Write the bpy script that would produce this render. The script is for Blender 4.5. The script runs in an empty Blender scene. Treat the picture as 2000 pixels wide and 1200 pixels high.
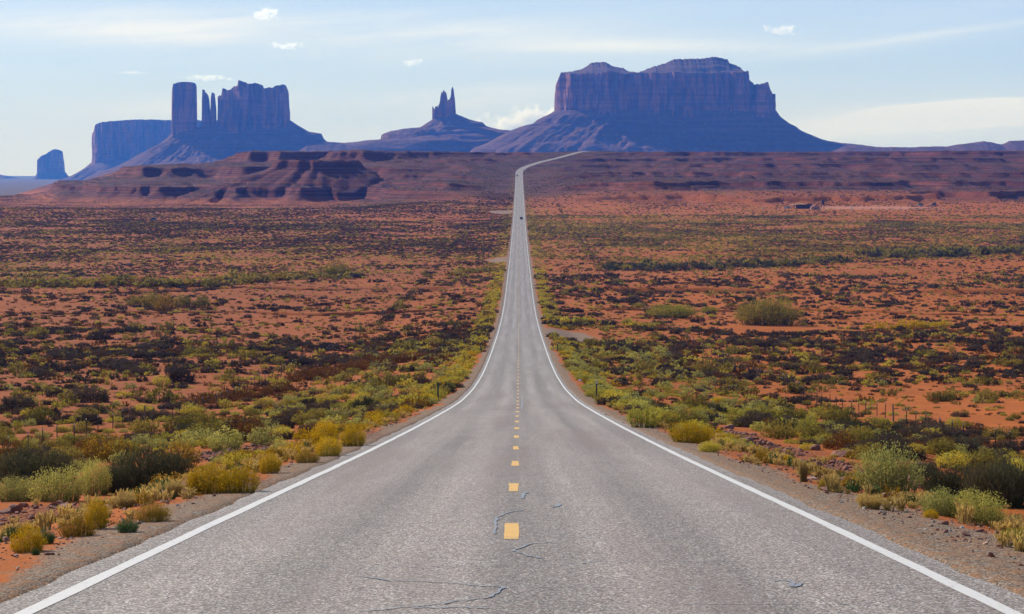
import bpy, math, random
import numpy as np
from mathutils import Vector, noise as mnoise

random.seed(7)
RNG = np.random.default_rng(11)
R = math.radians
sc = bpy.context.scene
COL = sc.collection

# ------------------------------------------------------------------ camera, light, exposure
F = 4400.0            # focal length in pixels of the 2000 px wide photograph
VX, HY = 1014.0, 335.0
cam_d = bpy.data.cameras.new('camera')
cam = bpy.data.objects.new('camera', cam_d)
COL.objects.link(cam)
cam.location = (0, 0, 0)
cam.rotation_euler = (R(90), 0, 0)
cam_d.sensor_width = 36
cam_d.lens = F / 2000 * 36
cam_d.shift_x = (1000 - VX) / 2000
cam_d.shift_y = -(600 - HY) / 2000
cam_d.clip_start = 0.2
cam_d.clip_end = 120000
sc.camera = cam
sc.render.resolution_x, sc.render.resolution_y = 1024, 614

SUN_EL = R(31)
SUN_AZ = R(-42)       # measured from +Y (view direction) towards +X
sx, sy, sz = math.sin(SUN_AZ) * math.cos(SUN_EL), math.cos(SUN_AZ) * math.cos(SUN_EL), math.sin(SUN_EL)
ld = bpy.data.lights.new('sun', 'SUN')
ld.energy = 5.0
ld.angle = R(0.5)
ld.color = (1.0, 0.93, 0.84)
sun = bpy.data.objects.new('sun', ld)
COL.objects.link(sun)
sun.rotation_euler = Vector((-sx, -sy, -sz)).to_track_quat('-Z', 'Y').to_euler()

sc.view_settings.view_transform = 'Standard'
sc.view_settings.look = 'None'
sc.view_settings.exposure = 0.13
sc.view_settings.gamma = 1.0
sc.cycles.volume_bounces = 3
sc.cycles.max_bounces = 6
sc.cycles.transparent_max_bounces = 12
sc.cycles.use_denoising = True


class NT:
    """small helper for node trees"""
    def __init__(s, tree):
        s.t = tree
        s.t.nodes.clear()

    def n(s, kind, ins=None, **props):
        nd = s.t.nodes.new(kind)
        for k, v in props.items():
            setattr(nd, k, v)
        for k, v in (ins or {}).items():
            if isinstance(v, bpy.types.NodeSocket):
                s.t.links.new(v, nd.inputs[k])
            else:
                nd.inputs[k].default_value = v
        return nd

    def math(s, op, a, b=0.0, c=None, clamp=False):
        ins = {0: a, 1: b}
        if c is not None:
            ins[2] = c
        return s.n('ShaderNodeMath', ins, operation=op, use_clamp=clamp).outputs[0]

    def mix(s, f, a, b, blend='MIX'):
        nd = s.n('ShaderNodeMix', data_type='RGBA', blend_type=blend)
        for k, v in ((0, f), (6, a), (7, b)):
            if isinstance(v, bpy.types.NodeSocket):
                s.t.links.new(v, nd.inputs[k])
            else:
                nd.inputs[k].default_value = v if k == 0 else (*v[:3], 1)
        return nd.outputs[2]

    def ramp(s, f, pts, interp='LINEAR'):
        nd = s.n('ShaderNodeValToRGB', {0: f})
        cr = nd.color_ramp
        cr.interpolation = interp
        while len(cr.elements) < len(pts):
            cr.elements.new(0.5)
        for e, (p, c) in zip(cr.elements, pts):
            e.position = p
            e.color = (*c[:3], 1) if not isinstance(c, (int, float)) else (c, c, c, 1)
        return nd.outputs[0]

    def noise(s, vec, scale, detail=4, rough=0.55, out=0):
        return s.n('ShaderNodeTexNoise', {'Vector': vec, 'Scale': scale, 'Detail': detail, 'Roughness': rough}).outputs[out]

    def step(s, f, lo, hi):
        return s.n('ShaderNodeMapRange', {0: f, 1: lo, 2: hi, 3: 0.0, 4: 1.0}, interpolation_type='SMOOTHSTEP').outputs[0]


# ------------------------------------------------------------------ sky
w = bpy.data.worlds.new('World')
sc.world = w
w.use_nodes = True
t = NT(w.node_tree)
sky = t.n('ShaderNodeTexSky', sky_type='NISHITA', sun_disc=False, sun_elevation=SUN_EL, sun_rotation=SUN_AZ,
          altitude=1500, air_density=1.0, dust_density=0.6, ozone_density=1.6)
gen = t.n('ShaderNodeTexCoord').outputs['Generated']
sep = t.n('ShaderNodeSeparateXYZ', {0: gen})
ax = t.math('DIVIDE', sep.outputs[0], t.math('MAXIMUM', sep.outputs[1], 0.05))
az_ = t.math('DIVIDE', sep.outputs[2], t.math('MAXIMUM', sep.outputs[1], 0.05))


def cirrus(sxx, szz, tilt, lo, hi, off):
    u = t.math('MULTIPLY_ADD', ax, sxx, off)
    v = t.math('MULTIPLY', t.math('ADD', az_, t.math('MULTIPLY', ax, tilt)), szz)
    vec = t.n('ShaderNodeCombineXYZ', {0: u, 1: v, 2: off}).outputs[0]
    nz = t.n('ShaderNodeTexNoise', {'Vector': vec, 'Scale': 1.0, 'Detail': 7, 'Roughness': 0.6, 'Distortion': 0.3}).outputs[0]
    return t.step(nz, lo, hi)


def blob(X, Y, wx, wy, tilt=0.0, soft=1.0):
    """soft elliptical region of the sky around a direction"""
    u0, v0 = (X - VX) / F, (HY - Y) / F
    du = t.math('SUBTRACT', ax, u0)
    dv = t.math('SUBTRACT', t.math('SUBTRACT', az_, v0), t.math('MULTIPLY', du, tilt))
    a = t.math('POWER', t.math('DIVIDE', du, wx / F), 2.0)
    b = t.math('POWER', t.math('DIVIDE', dv, wy / F), 2.0)
    return t.math('EXPONENT', t.math('MULTIPLY', t.math('ADD', a, b), -soft))


c1 = cirrus(4.0, 38.0, -0.06, 0.42, 0.72, 3.1)
c2 = cirrus(7.0, 110.0, -0.10, 0.47, 0.75, 9.3)
low = t.step(az_, 0.055, 0.0)
bands = t.math('ADD', t.math('MULTIPLY', blob(300, 55, 500, 42, -0.06), 1.3), t.math('ADD', t.math('MULTIPLY', blob(820, 55, 500, 30, -0.05), 0.5), t.math('MULTIPLY', blob(1180, 90, 320, 12, 0.0), 0.5)))
bands = t.math('ADD', bands, t.math('ADD', t.math('ADD', t.math('MULTIPLY', blob(1830, 240, 430, 40, 0.05), 0.8), t.math('MULTIPLY', t.step(blob(1930, 221, 215, 24, 0.04), 0.12, 0.55), 2.6)), t.math('MULTIPLY', blob(1860, 62, 300, 8, 0.14), 0.4)))
bands = t.math('ADD', bands, t.math('ADD', t.math('MULTIPLY', blob(960, 190, 260, 26, 0.05), 0.9), t.math('MULTIPLY', blob(350, 205, 240, 22, 0.03), 0.7)))
veil = t.math('MULTIPLY', bands, t.math('MULTIPLY_ADD', c1, 1.0, t.math('MULTIPLY_ADD', c2, 0.5, 0.35)))
veil = t.math('ADD', veil, t.math('MULTIPLY', c1, 0.16))
veil = t.math('ADD', veil, t.math('MULTIPLY', low, 0.6))
veil = t.math('MINIMUM', t.math('MULTIPLY', veil, 0.72), 0.92)
skyc = t.mix(t.math('MULTIPLY', t.step(sep.outputs[2], 0.34, 0.08), 0.62), sky.outputs[0], (4.85, 6.3, 9.6))
col = t.mix(veil, skyc, (9.3, 9.4, 9.4))
bg = t.n('ShaderNodeBackground', {'Color': col, 'Strength': 0.10})
t.n('ShaderNodeOutputWorld', {'Surface': bg.outputs[0]})


# ------------------------------------------------------------------ numeric helpers
def _h(ix, iy, seed):
    n = (ix.astype(np.int64) * 374761393 + iy.astype(np.int64) * 668265263 + seed * 974711) & 0x7fffffff
    n = ((n ^ (n >> 13)) * 1274126177) & 0x7fffffff
    n = n ^ (n >> 16)
    return (n & 0xffff) / 65535.0


def vn(x, y, seed=0):
    x, y = np.broadcast_arrays(np.asarray(x, float), np.asarray(y, float))
    ix, iy = np.floor(x), np.floor(y)
    fx, fy = x - ix, y - iy
    fx, fy = fx * fx * fx * (fx * (fx * 6 - 15) + 10), fy * fy * fy * (fy * (fy * 6 - 15) + 10)
    a, b = _h(ix, iy, seed), _h(ix + 1, iy, seed)
    c, d = _h(ix, iy + 1, seed), _h(ix + 1, iy + 1, seed)
    return (a + (b - a) * fx) * (1 - fy) + (c + (d - c) * fx) * fy * 1.0


def fbm(x, y, oct=4, seed=0, gain=0.5):
    s, a, tot = 0, 1.0, 0
    for i in range(oct):
        s = s + a * (vn(x * 2 ** i + 17.3 * i, y * 2 ** i - 9.1 * i, seed + i) - 0.5)
        tot += a
        a *= gain
    return s / tot * 2          # about -1..1


def ridge(x, y, oct=3, seed=0):
    s, a, tot = 0, 1.0, 0
    for i in range(oct):
        s = s + a * (1 - np.abs(vn(x * 2 ** i + 5 * i, y * 2 ** i, seed + i) * 2 - 1))
        tot += a
        a *= 0.5
    return s / tot


def sstep(a, b, x):
    q = np.clip((x - a) / (b - a), 0, 1)
    return q * q * (3 - 2 * q)


def link(ob, parent=None, **props):
    COL.objects.link(ob)
    if parent is not None:
        ob.parent = parent
    for k, v in props.items():
        if v is not None:
            ob[k] = v
    return ob


def mesh_np(name, verts, faces, mats, smooth=True, matidx=None):
    me = bpy.data.meshes.new(name)
    verts = np.asarray(verts, np.float32)
    me.vertices.add(len(verts))
    me.vertices.foreach_set('co', verts.ravel())
    if isinstance(faces, np.ndarray):
        k = faces.shape[1]
        me.loops.add(faces.size)
        me.polygons.add(len(faces))
        me.loops.foreach_set('vertex_index', faces.astype(np.int32).ravel())
        me.polygons.foreach_set('loop_start', np.arange(0, faces.size, k, dtype=np.int32))
        me.polygons.foreach_set('loop_total', np.full(len(faces), k, np.int32))
    else:
        tot = np.array([len(f) for f in faces], np.int32)
        me.loops.add(int(tot.sum()))
        me.polygons.add(len(faces))
        me.loops.foreach_set('vertex_index', np.concatenate([np.asarray(f, np.int32) for f in faces]))
        me.polygons.foreach_set('loop_start', np.concatenate([[0], np.cumsum(tot)[:-1]]).astype(np.int32))
        me.polygons.foreach_set('loop_total', tot)
    me.polygons.foreach_set('use_smooth', np.full(len(me.polygons), smooth, bool))
    for m in mats:
        me.materials.append(m)
    if matidx is not None:
        me.polygons.foreach_set('material_index', np.asarray(matidx, np.int32))
    me.update(calc_edges=True)
    return me


def grid_faces(nr, nc, wrap=False):
    i = np.arange(nr - 1)[:, None]
    j = np.arange(nc if wrap else nc - 1)[None, :]
    j2 = (j + 1) % nc
    return np.stack([i * nc + j, i * nc + j2, (i + 1) * nc + j2, (i + 1) * nc + j], -1).reshape(-1, 4)


def attr(me, name, vals):
    a = me.attributes.new(name, 'FLOAT', 'POINT')
    a.data.foreach_set('value', np.asarray(vals, np.float32).ravel())


# ------------------------------------------------------------------ materials
def base_mat(name):
    m = bpy.data.materials.new(name)
    m.use_nodes = True
    return m, NT(m.node_tree)


def simple(name, c, rough=0.8, metal=0.0, var=0.15, scale=3.0, emit=None):
    m, t = base_mat(name)
    p = t.n('ShaderNodeNewGeometry').outputs['Position']
    nz = t.noise(p, scale, 4)
    cc = t.mix(nz, tuple(x * (1 - var) for x in c), tuple(min(1, x * (1 + var)) for x in c))
    b = t.n('ShaderNodeBsdfPrincipled', {'Base Color': cc, 'Roughness': rough, 'Metallic': metal})
    t.n('ShaderNodeOutputMaterial', {'Surface': b.outputs[0]})
    return m


def plant_mat(name, stem, tip, alt, transl=0.35):
    """stem colour to tip colour by the 'tip' attribute, each plant a little different"""
    m, t = base_mat(name)
    a = t.n('ShaderNodeAttribute', attribute_name='tip').outputs['Fac']
    rnd = t.n('ShaderNodeObjectInfo').outputs['Random']
    pos = t.n('ShaderNodeTexCoord').outputs['Object']
    nz = t.noise(pos, 9.0, 3)
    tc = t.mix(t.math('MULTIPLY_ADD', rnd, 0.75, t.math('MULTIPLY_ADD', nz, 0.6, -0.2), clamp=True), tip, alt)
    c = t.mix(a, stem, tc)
    val = t.math('MULTIPLY_ADD', t.n('ShaderNodeTexWhiteNoise', {'Vector': pos}, noise_dimensions='3D').outputs[0] if False else nz, 0.5, 0.75)
    hsv = t.n('ShaderNodeHueSaturation', {'Color': c, 'Value': t.math('MULTIPLY', val, t.math('MULTIPLY_ADD', rnd, 0.5, 0.75))})
    d = t.n('ShaderNodeBsdfDiffuse', {'Color': hsv.outputs[0], 'Roughness': 0.9})
    tr = t.n('ShaderNodeBsdfTranslucent', {'Color': hsv.outputs[0]})
    mx = t.n('ShaderNodeMixShader', {0: transl, 1: d.outputs[0], 2: tr.outputs[0]})
    t.n('ShaderNodeOutputMaterial', {'Surface': mx.outputs[0]})
    return m


PM = {
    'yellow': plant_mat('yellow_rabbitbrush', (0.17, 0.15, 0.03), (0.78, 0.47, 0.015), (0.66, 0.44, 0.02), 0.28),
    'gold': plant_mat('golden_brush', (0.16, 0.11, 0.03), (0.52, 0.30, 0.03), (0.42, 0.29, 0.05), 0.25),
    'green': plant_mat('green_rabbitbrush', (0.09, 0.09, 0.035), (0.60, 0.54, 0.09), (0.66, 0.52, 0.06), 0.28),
    'pale': plant_mat('pale_sage', (0.12, 0.12, 0.05), (0.56, 0.54, 0.19), (0.58, 0.52, 0.11), 0.25),
    'dark': plant_mat('dark_blackbrush', (0.07, 0.05, 0.038), (0.125, 0.09, 0.07), (0.19, 0.135, 0.08), 0.15),
    'jointfir': plant_mat('grey_green_jointfir', (0.06, 0.065, 0.035), (0.11, 0.115, 0.06), (0.14, 0.12, 0.06), 0.2),
    'olive': plant_mat('olive_tamarisk', (0.09, 0.075, 0.03), (0.32, 0.27, 0.055), (0.38, 0.28, 0.055), 0.3),
    'rust': plant_mat('rust_tumbleweed', (0.16, 0.06, 0.02), (0.26, 0.11, 0.03), (0.20, 0.10, 0.04), 0.25),
    'straw': plant_mat('straw_grass', (0.34, 0.25, 0.10), (0.60, 0.42, 0.15), (0.52, 0.36, 0.10), 0.4),
    'weed': plant_mat('green_weed', (0.05, 0.09, 0.03), (0.08, 0.14, 0.05), (0.10, 0.15, 0.05), 0.3),
}


def terrain_mat():
    m, t = base_mat('desert_ground')
    geo = t.n('ShaderNodeNewGeometry')
    p = geo.outputs['Position']
    sp = t.n('ShaderNodeSeparateXYZ', {0: p})
    nzz = t.n('ShaderNodeSeparateXYZ', {0: geo.outputs['Normal']}).outputs[2]
    grav = t.n('ShaderNodeAttribute', attribute_name='gravel').outputs['Fac']
    rock = t.n('ShaderNodeAttribute', attribute_name='rocky').outputs['Fac']
    red = t.n('ShaderNodeAttribute', attribute_name='orange').outputs['Fac']
    n1 = t.noise(p, 0.02, 6, 0.6)
    n2 = t.noise(p, 0.25, 6, 0.6)
    n3 = t.noise(p, 5.0, 5, 0.65)
    n4 = t.noise(p, 38.0, 3, 0.6)
    sand = t.mix(t.step(n1, 0.35, 0.65), (0.36, 0.094, 0.020), (0.28, 0.074, 0.019))
    sand = t.mix(t.math('MULTIPLY', red, t.step(n2, 0.2, 0.7)), sand, (0.52, 0.140, 0.018))
    sand = t.mix(t.n('ShaderNodeAttribute', attribute_name='bare').outputs['Fac'], sand, (0.50, 0.21, 0.13))
    sand = t.mix(t.math('MULTIPLY', t.step(n2, 0.45, 0.75), 0.55), sand, (0.22, 0.062, 0.022))
    # dry litter, crust and pebbles on the sand
    sand = t.mix(t.math('MULTIPLY', t.step(n3, 0.5, 0.72), 0.45), sand, (0.15, 0.08, 0.04))
    sand = t.mix(t.math('MULTIPLY', t.step(n4, 0.55, 0.75), 0.3), sand, (0.15, 0.07, 0.045))
    # gravel shoulder: grey aggregate mixed with red dirt
    vor = t.n('ShaderNodeTexVoronoi', {'Vector': p, 'Scale': 42.0}, feature='F1')
    gs = t.n('ShaderNodeSeparateColor', {0: vor.outputs['Color']}).outputs[0]
    gcol = t.ramp(gs, [(0.0, (0.05, 0.04, 0.035)), (0.35, (0.15, 0.115, 0.09)), (0.7, (0.27, 0.21, 0.16)), (1.0, (0.46, 0.38, 0.30))])
    gcol = t.mix(t.math('MULTIPLY', t.step(n3, 0.42, 0.6), 0.7), gcol, (0.33, 0.16, 0.075))
    ge = t.step(t.math('ADD', grav, t.math('MULTIPLY', t.math('SUBTRACT', n3, 0.5), 1.8)), 0.35, 0.65)
    c = t.mix(ge, sand, gcol)
    # rubble: broken red stone chips
    v2 = t.n('ShaderNodeTexVoronoi', {'Vector': p, 'Scale': 9.0, 'Randomness': 1.0}, feature='F1')
    rs = t.n('ShaderNodeSeparateColor', {0: v2.outputs['Color']}).outputs[1]
    rcol = t.ramp(rs, [(0, (0.10, 0.04, 0.03)), (0.5, (0.22, 0.085, 0.055)), (1, (0.34, 0.16, 0.11))])
    c = t.mix(t.math('MULTIPLY', rock, t.step(n3, 0.35, 0.6)), c, rcol)
    # banded rock where the land steps up
    strat = t.n('ShaderNodeCombineXYZ', {0: t.math('MULTIPLY', sp.outputs[0], 0.004), 1: t.math('MULTIPLY', sp.outputs[1], 0.003), 2: t.math('MULTIPLY', sp.outputs[2], 0.45)}).outputs[0]
    sn = t.noise(strat, 1.6, 5, 0.6)
    bed = t.ramp(sn, [(0.32, (0.032, 0.010, 0.011)), (0.45, (0.090, 0.022, 0.018)), (0.56, (0.15, 0.040, 0.028)), (0.72, (0.22, 0.08, 0.05))])
    mesa = t.math('MULTIPLY', t.step(sp.outputs[1], 1700.0, 2050.0), t.step(t.math('ADD', sp.outputs[2], t.math('MULTIPLY', n1, 8.0)), -30.0, -22.0))
    slopem = t.math('MULTIPLY_ADD', t.step(nzz, 0.995, 0.90), 0.65, 0.35)
    scrubn = t.noise(p, 0.06, 8, 0.75)
    flat = t.mix(t.step(scrubn, 0.40, 0.62), (0.115, 0.038, 0.030), (0.042, 0.032, 0.028))
    mc = t.mix(slopem, flat, bed)
    c = t.mix(mesa, c, mc)
    # very far plain
    far = t.step(sp.outputs[1], 3600.0, 5200.0)
    c = t.mix(far, c, t.mix(scrubn, (0.14, 0.085, 0.06), (0.09, 0.07, 0.05)))
    bump_h = t.math('ADD', t.math('MULTIPLY', n3, 0.10), t.math('ADD', t.math('MULTIPLY', n4, 0.015), t.math('MULTIPLY', t.math('MULTIPLY', v2.outputs[0], rock), -0.25)))
    bump_h = t.math('ADD', bump_h, t.math('MULTIPLY', t.math('MULTIPLY', vor.outputs[0], ge), -0.02))
    bm = t.n('ShaderNodeBump', {'Height': bump_h, 'Strength': 0.7, 'Distance': 1.0})
    b = t.n('ShaderNodeBsdfPrincipled', {'Base Color': c, 'Roughness': 0.95, 'Specular IOR Level': 0.1, 'Normal': bm.outputs[0]})
    t.n('ShaderNodeOutputMaterial', {'Surface': b.outputs[0]})
    return m


def road_mat():
    m, t = base_mat('worn_asphalt')
    p = t.n('ShaderNodeNewGeometry').outputs['Position']
    off = t.n('ShaderNodeAttribute', attribute_name='off').outputs['Fac']
    sp = t.n('ShaderNodeSeparateXYZ', {0: p})
    vor = t.n('ShaderNodeTexVoronoi', {'Vector': p, 'Scale': 64.0}, feature='F1')
    g = t.n('ShaderNodeSeparateColor', {0: vor.outputs['Color']})
    agg = t.ramp(g.outputs[0], [(0.0, (0.035, 0.03, 0.032)), (0.25, (0.11, 0.094, 0.088)), (0.55, (0.215, 0.185, 0.168)), (0.82, (0.38, 0.34, 0.30)), (1.0, (0.80, 0.75, 0.69))])
    agg = t.mix(t.step(g.outputs[1], 0.7, 1.0), agg, (0.28, 0.19, 0.14))
    # streaks along the lanes
    ls = t.n('ShaderNodeCombineXYZ', {0: off, 1: t.math('MULTIPLY', sp.outputs[1], 0.012), 2: 0.0}).outputs[0]
    st = t.noise(ls, 1.5, 5, 0.6)
    ls2 = t.n('ShaderNodeCombineXYZ', {0: off, 1: t.math('MULTIPLY', sp.outputs[1], 0.05), 2: 4.0}).outputs[0]
    st2 = t.noise(ls2, 0.7, 4, 0.6)
    big = t.noise(p, 0.35, 5, 0.6)
    # wheel paths (two per lane) polished a little lighter, with a darker band between
    ab = t.math('ABSOLUTE', off)
    wp = t.math('COSINE', t.math('MULTIPLY', t.math('SUBTRACT', ab, 0.95), 2 * math.pi / 1.75))
    lum = t.math('ADD', t.math('MULTIPLY_ADD', st, 1.1, 0.46), t.math('MULTIPLY_ADD', wp, 0.13, t.math('MULTIPLY_ADD', big, 0.3, -0.12)))
    c = t.n('ShaderNodeHueSaturation', {'Color': agg, 'Value': lum}).outputs[0]
    c = t.mix(t.math('MULTIPLY', t.step(st2, 0.46, 0.7), 0.6), c, (0.20, 0.15, 0.13))
    far = t.step(sp.outputs[1], 60.0, 400.0)
    c = t.mix(t.math('MULTIPLY', far, 0.6), c, t.n('ShaderNodeHueSaturation', {'Color': (0.225, 0.205, 0.195, 1), 'Value': lum}).outputs[0])
    bm = t.n('ShaderNodeBump', {'Height': vor.outputs[0], 'Strength': 0.25, 'Distance': 0.01})
    b = t.n('ShaderNodeBsdfPrincipled', {'Base Color': c, 'Roughness': t.math('MULTIPLY_ADD', g.outputs[2], 0.2, 0.62), 'Specular IOR Level': 0.35, 'Normal': bm.outputs[0]})
    t.n('ShaderNodeOutputMaterial', {'Surface': b.outputs[0]})
    return m


def paint_mat(name, c, wear):
    m, t = base_mat(name)
    p = t.n('ShaderNodeNewGeometry').outputs['Position']
    n = t.noise(p, 30.0, 4, 0.7)
    n2 = t.noise(p, 3.0, 3, 0.6)
    k = t.step(t.math('ADD', n, t.math('MULTIPLY', n2, 0.35)), wear, wear + 0.12)
    cc = t.mix(t.math('MULTIPLY', k, 0.75), c, (0.27, 0.24, 0.21))
    b = t.n('ShaderNodeBsdfPrincipled', {'Base Color': cc, 'Roughness': 0.6})
    t.n('ShaderNodeOutputMaterial', {'Surface': b.outputs[0]})
    return m


def butte_mat(name, talus=False):
    m, t = base_mat(name)
    geo = t.n('ShaderNodeNewGeometry')
    p = geo.outputs['Position']
    sp = t.n('ShaderNodeSeparateXYZ', {0: p})
    nz = t.n('ShaderNodeSeparateXYZ', {0: geo.outputs['Normal']}).outputs[2]
    hb = t.n('ShaderNodeCombineXYZ', {0: t.math('MULTIPLY', sp.outputs[0], 0.0015), 1: 0.0, 2: t.math('MULTIPLY', sp.outputs[2], 0.06)}).outputs[0]
    band = t.noise(hb, 1.3, 5, 0.65)
    vs = t.n('ShaderNodeCombineXYZ', {0: t.math('MULTIPLY', sp.outputs[0], 0.05), 1: t.math('MULTIPLY', sp.outputs[1], 0.03), 2: t.math('MULTIPLY', sp.outputs[2], 0.006)}).outputs[0]
    streak = t.noise(vs, 1.0, 5, 0.6)
    if talus:
        c = t.ramp(band, [(0.3, (0.08, 0.035, 0.03)), (0.5, (0.12, 0.055, 0.042)), (0.7, (0.18, 0.085, 0.06))])
        fine = t.noise(p, 0.05, 6, 0.75)
        c = t.mix(t.math('MULTIPLY', t.step(fine, 0.45, 0.7), 0.6), c, (0.26, 0.13, 0.095))
    else:
        c = t.ramp(band, [(0.3, (0.17, 0.06, 0.035)), (0.5, (0.33, 0.12, 0.065)), (0.7, (0.46, 0.18, 0.10))])
        c = t.mix(t.math('MULTIPLY', t.step(streak, 0.44, 0.6), 0.75), c, (0.07, 0.03, 0.028))
        c = t.mix(t.step(nz, 0.25, 0.6), c, (0.12, 0.065, 0.05))
    bm = t.n('ShaderNodeBump', {'Height': t.noise(p, 0.06, 7, 0.7), 'Strength': 0.6, 'Distance': 12.0})
    b = t.n('ShaderNodeBsdfPrincipled', {'Base Color': c, 'Roughness': 0.95, 'Specular IOR Level': 0.1, 'Normal': bm.outputs[0]})
    t.n('ShaderNodeOutputMaterial', {'Surface': b.outputs[0]})
    return m


M_TERR, M_ROAD = terrain_mat(), road_mat()
M_WHITE, M_YELLOW = paint_mat('white_road_paint', (0.68, 0.66, 0.63), 0.74), paint_mat('yellow_road_paint', (0.78, 0.44, 0.09), 0.70)
M_CLIFF, M_TALUS = butte_mat('sandstone_cliff'), butte_mat('shale_talus', True)
M_TAR = simple('crack_sealant', (0.25, 0.265, 0.295), 0.55, var=0.1)
M_STONE = simple('red_stone', (0.24, 0.10, 0.07), 0.9, var=0.4, scale=5)
M_STONE_PALE = simple('pale_pink_stone', (0.42, 0.25, 0.18), 0.9, var=0.3, scale=5)
M_POST = simple('green_steel', (0.035, 0.05, 0.035), 0.6)
M_TIP = simple('white_post_tip', (0.75, 0.75, 0.72), 0.6)
M_WOOD = simple('grey_wood', (0.16, 0.13, 0.10), 0.9, var=0.4)
M_WIRE = simple('dull_wire', (0.15, 0.14, 0.13), 0.5, metal=0.7)
M_DARKP = simple('dark_plastic', (0.05, 0.055, 0.06), 0.6)
M_LITTER = simple('white_litter', (0.8, 0.8, 0.8), 0.6)

# ------------------------------------------------------------------ terrain shape
_pd = [(-80, 5.4), (0, -1.76), (16.6, -3.26), (25.2, -4.04), (50.1, -6.38), (63, -7.55), (80.7, -9.15), (113, -12.0), (142, -14.5), (180, -17.4),
       (223, -20.2), (272, -22.8), (335, -25.6), (392, -28.1), (490, -31.6), (589, -33.5), (691, -33.8), (907, -34.6), (1108, -34.2),
       (1500, -31.4), (1750, -26.0), (1950, -20.2), (2420, -8.0), (2650, 0.0), (2760, 6.0), (2870, 11.7), (3010, 17.9), (3130, 24.2),
       (3200, 27.6), (3260, 29.6), (3330, 30.2), (3500, 26), (4000, -5), (4800, -58), (6000, -61), (30000, -62)]
_gd = np.arange(-80, 7000, 1.0)
_gz = np.interp(_gd, [a for a, b in _pd], [b for a, b in _pd])


def _smooth(a, s):
    k = np.exp(-0.5 * (np.arange(-3 * s, 3 * s + 1) / s) ** 2)
    k /= k.sum()
    return np.convolve(np.pad(a, 3 * s, mode='reflect', reflect_type='odd'), k, 'valid')


_s1, _s2 = _smooth(_gz, 9), _smooth(_gz, 32)
_gz = _s1 + (_s2 - _s1) * sstep(120, 400, _gd)
_xr = np.interp(_gd, [0, 2640, 2700, 2760, 2870, 3010, 3130, 3200, 3260, 3300, 3350, 3500, 7000], [0, 0, 3, 9.4, 26, 52, 74, 86, 99, 112, 135, 180, 400])
_xr = _smooth(_xr, 14)


def P(d):
    return np.interp(d, _gd, _gz)


def XR(d):
    return np.interp(d, _gd, _xr)


_cap = [(-5000, -34), (-720, -34), (-650, -33), (-612, -24), (-593, -13), (-562, -12), (-541, -1), (-515, 4), (-484, 12), (-452, 14.5), (-414, 17),
        (-374, 25), (-347, 27), (0, 28), (300, 28), (450, 30), (700, 32), (5000, 36)]


def terrace(r, s, sharp, nz):
    """beds of uneven thickness: a slope of rubble below, a steep ledge above"""
    q = r / s + nz + 0.28 * np.sin(r / s * 2.3 + 1.0)
    k = np.floor(q)
    f = q - k
    g = np.where(f < sharp, (f / sharp) ** 1.3 * 0.45, 0.45 + 0.55 * sstep(sharp, 1.0, f))
    return r + (g - f) * s * 0.95


def scarp(r, s, nz):
    """wide benches, each ending in a rubble slope with a sheer ledge on top"""
    q = r / s + nz
    k = np.floor(q)
    f = q - k
    g = np.interp(f, [0, 0.70, 0.82, 0.925, 0.945, 1.0], [0, 0.06, 0.22, 0.60, 0.97, 1.0])
    return r + (g - f) * s


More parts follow.
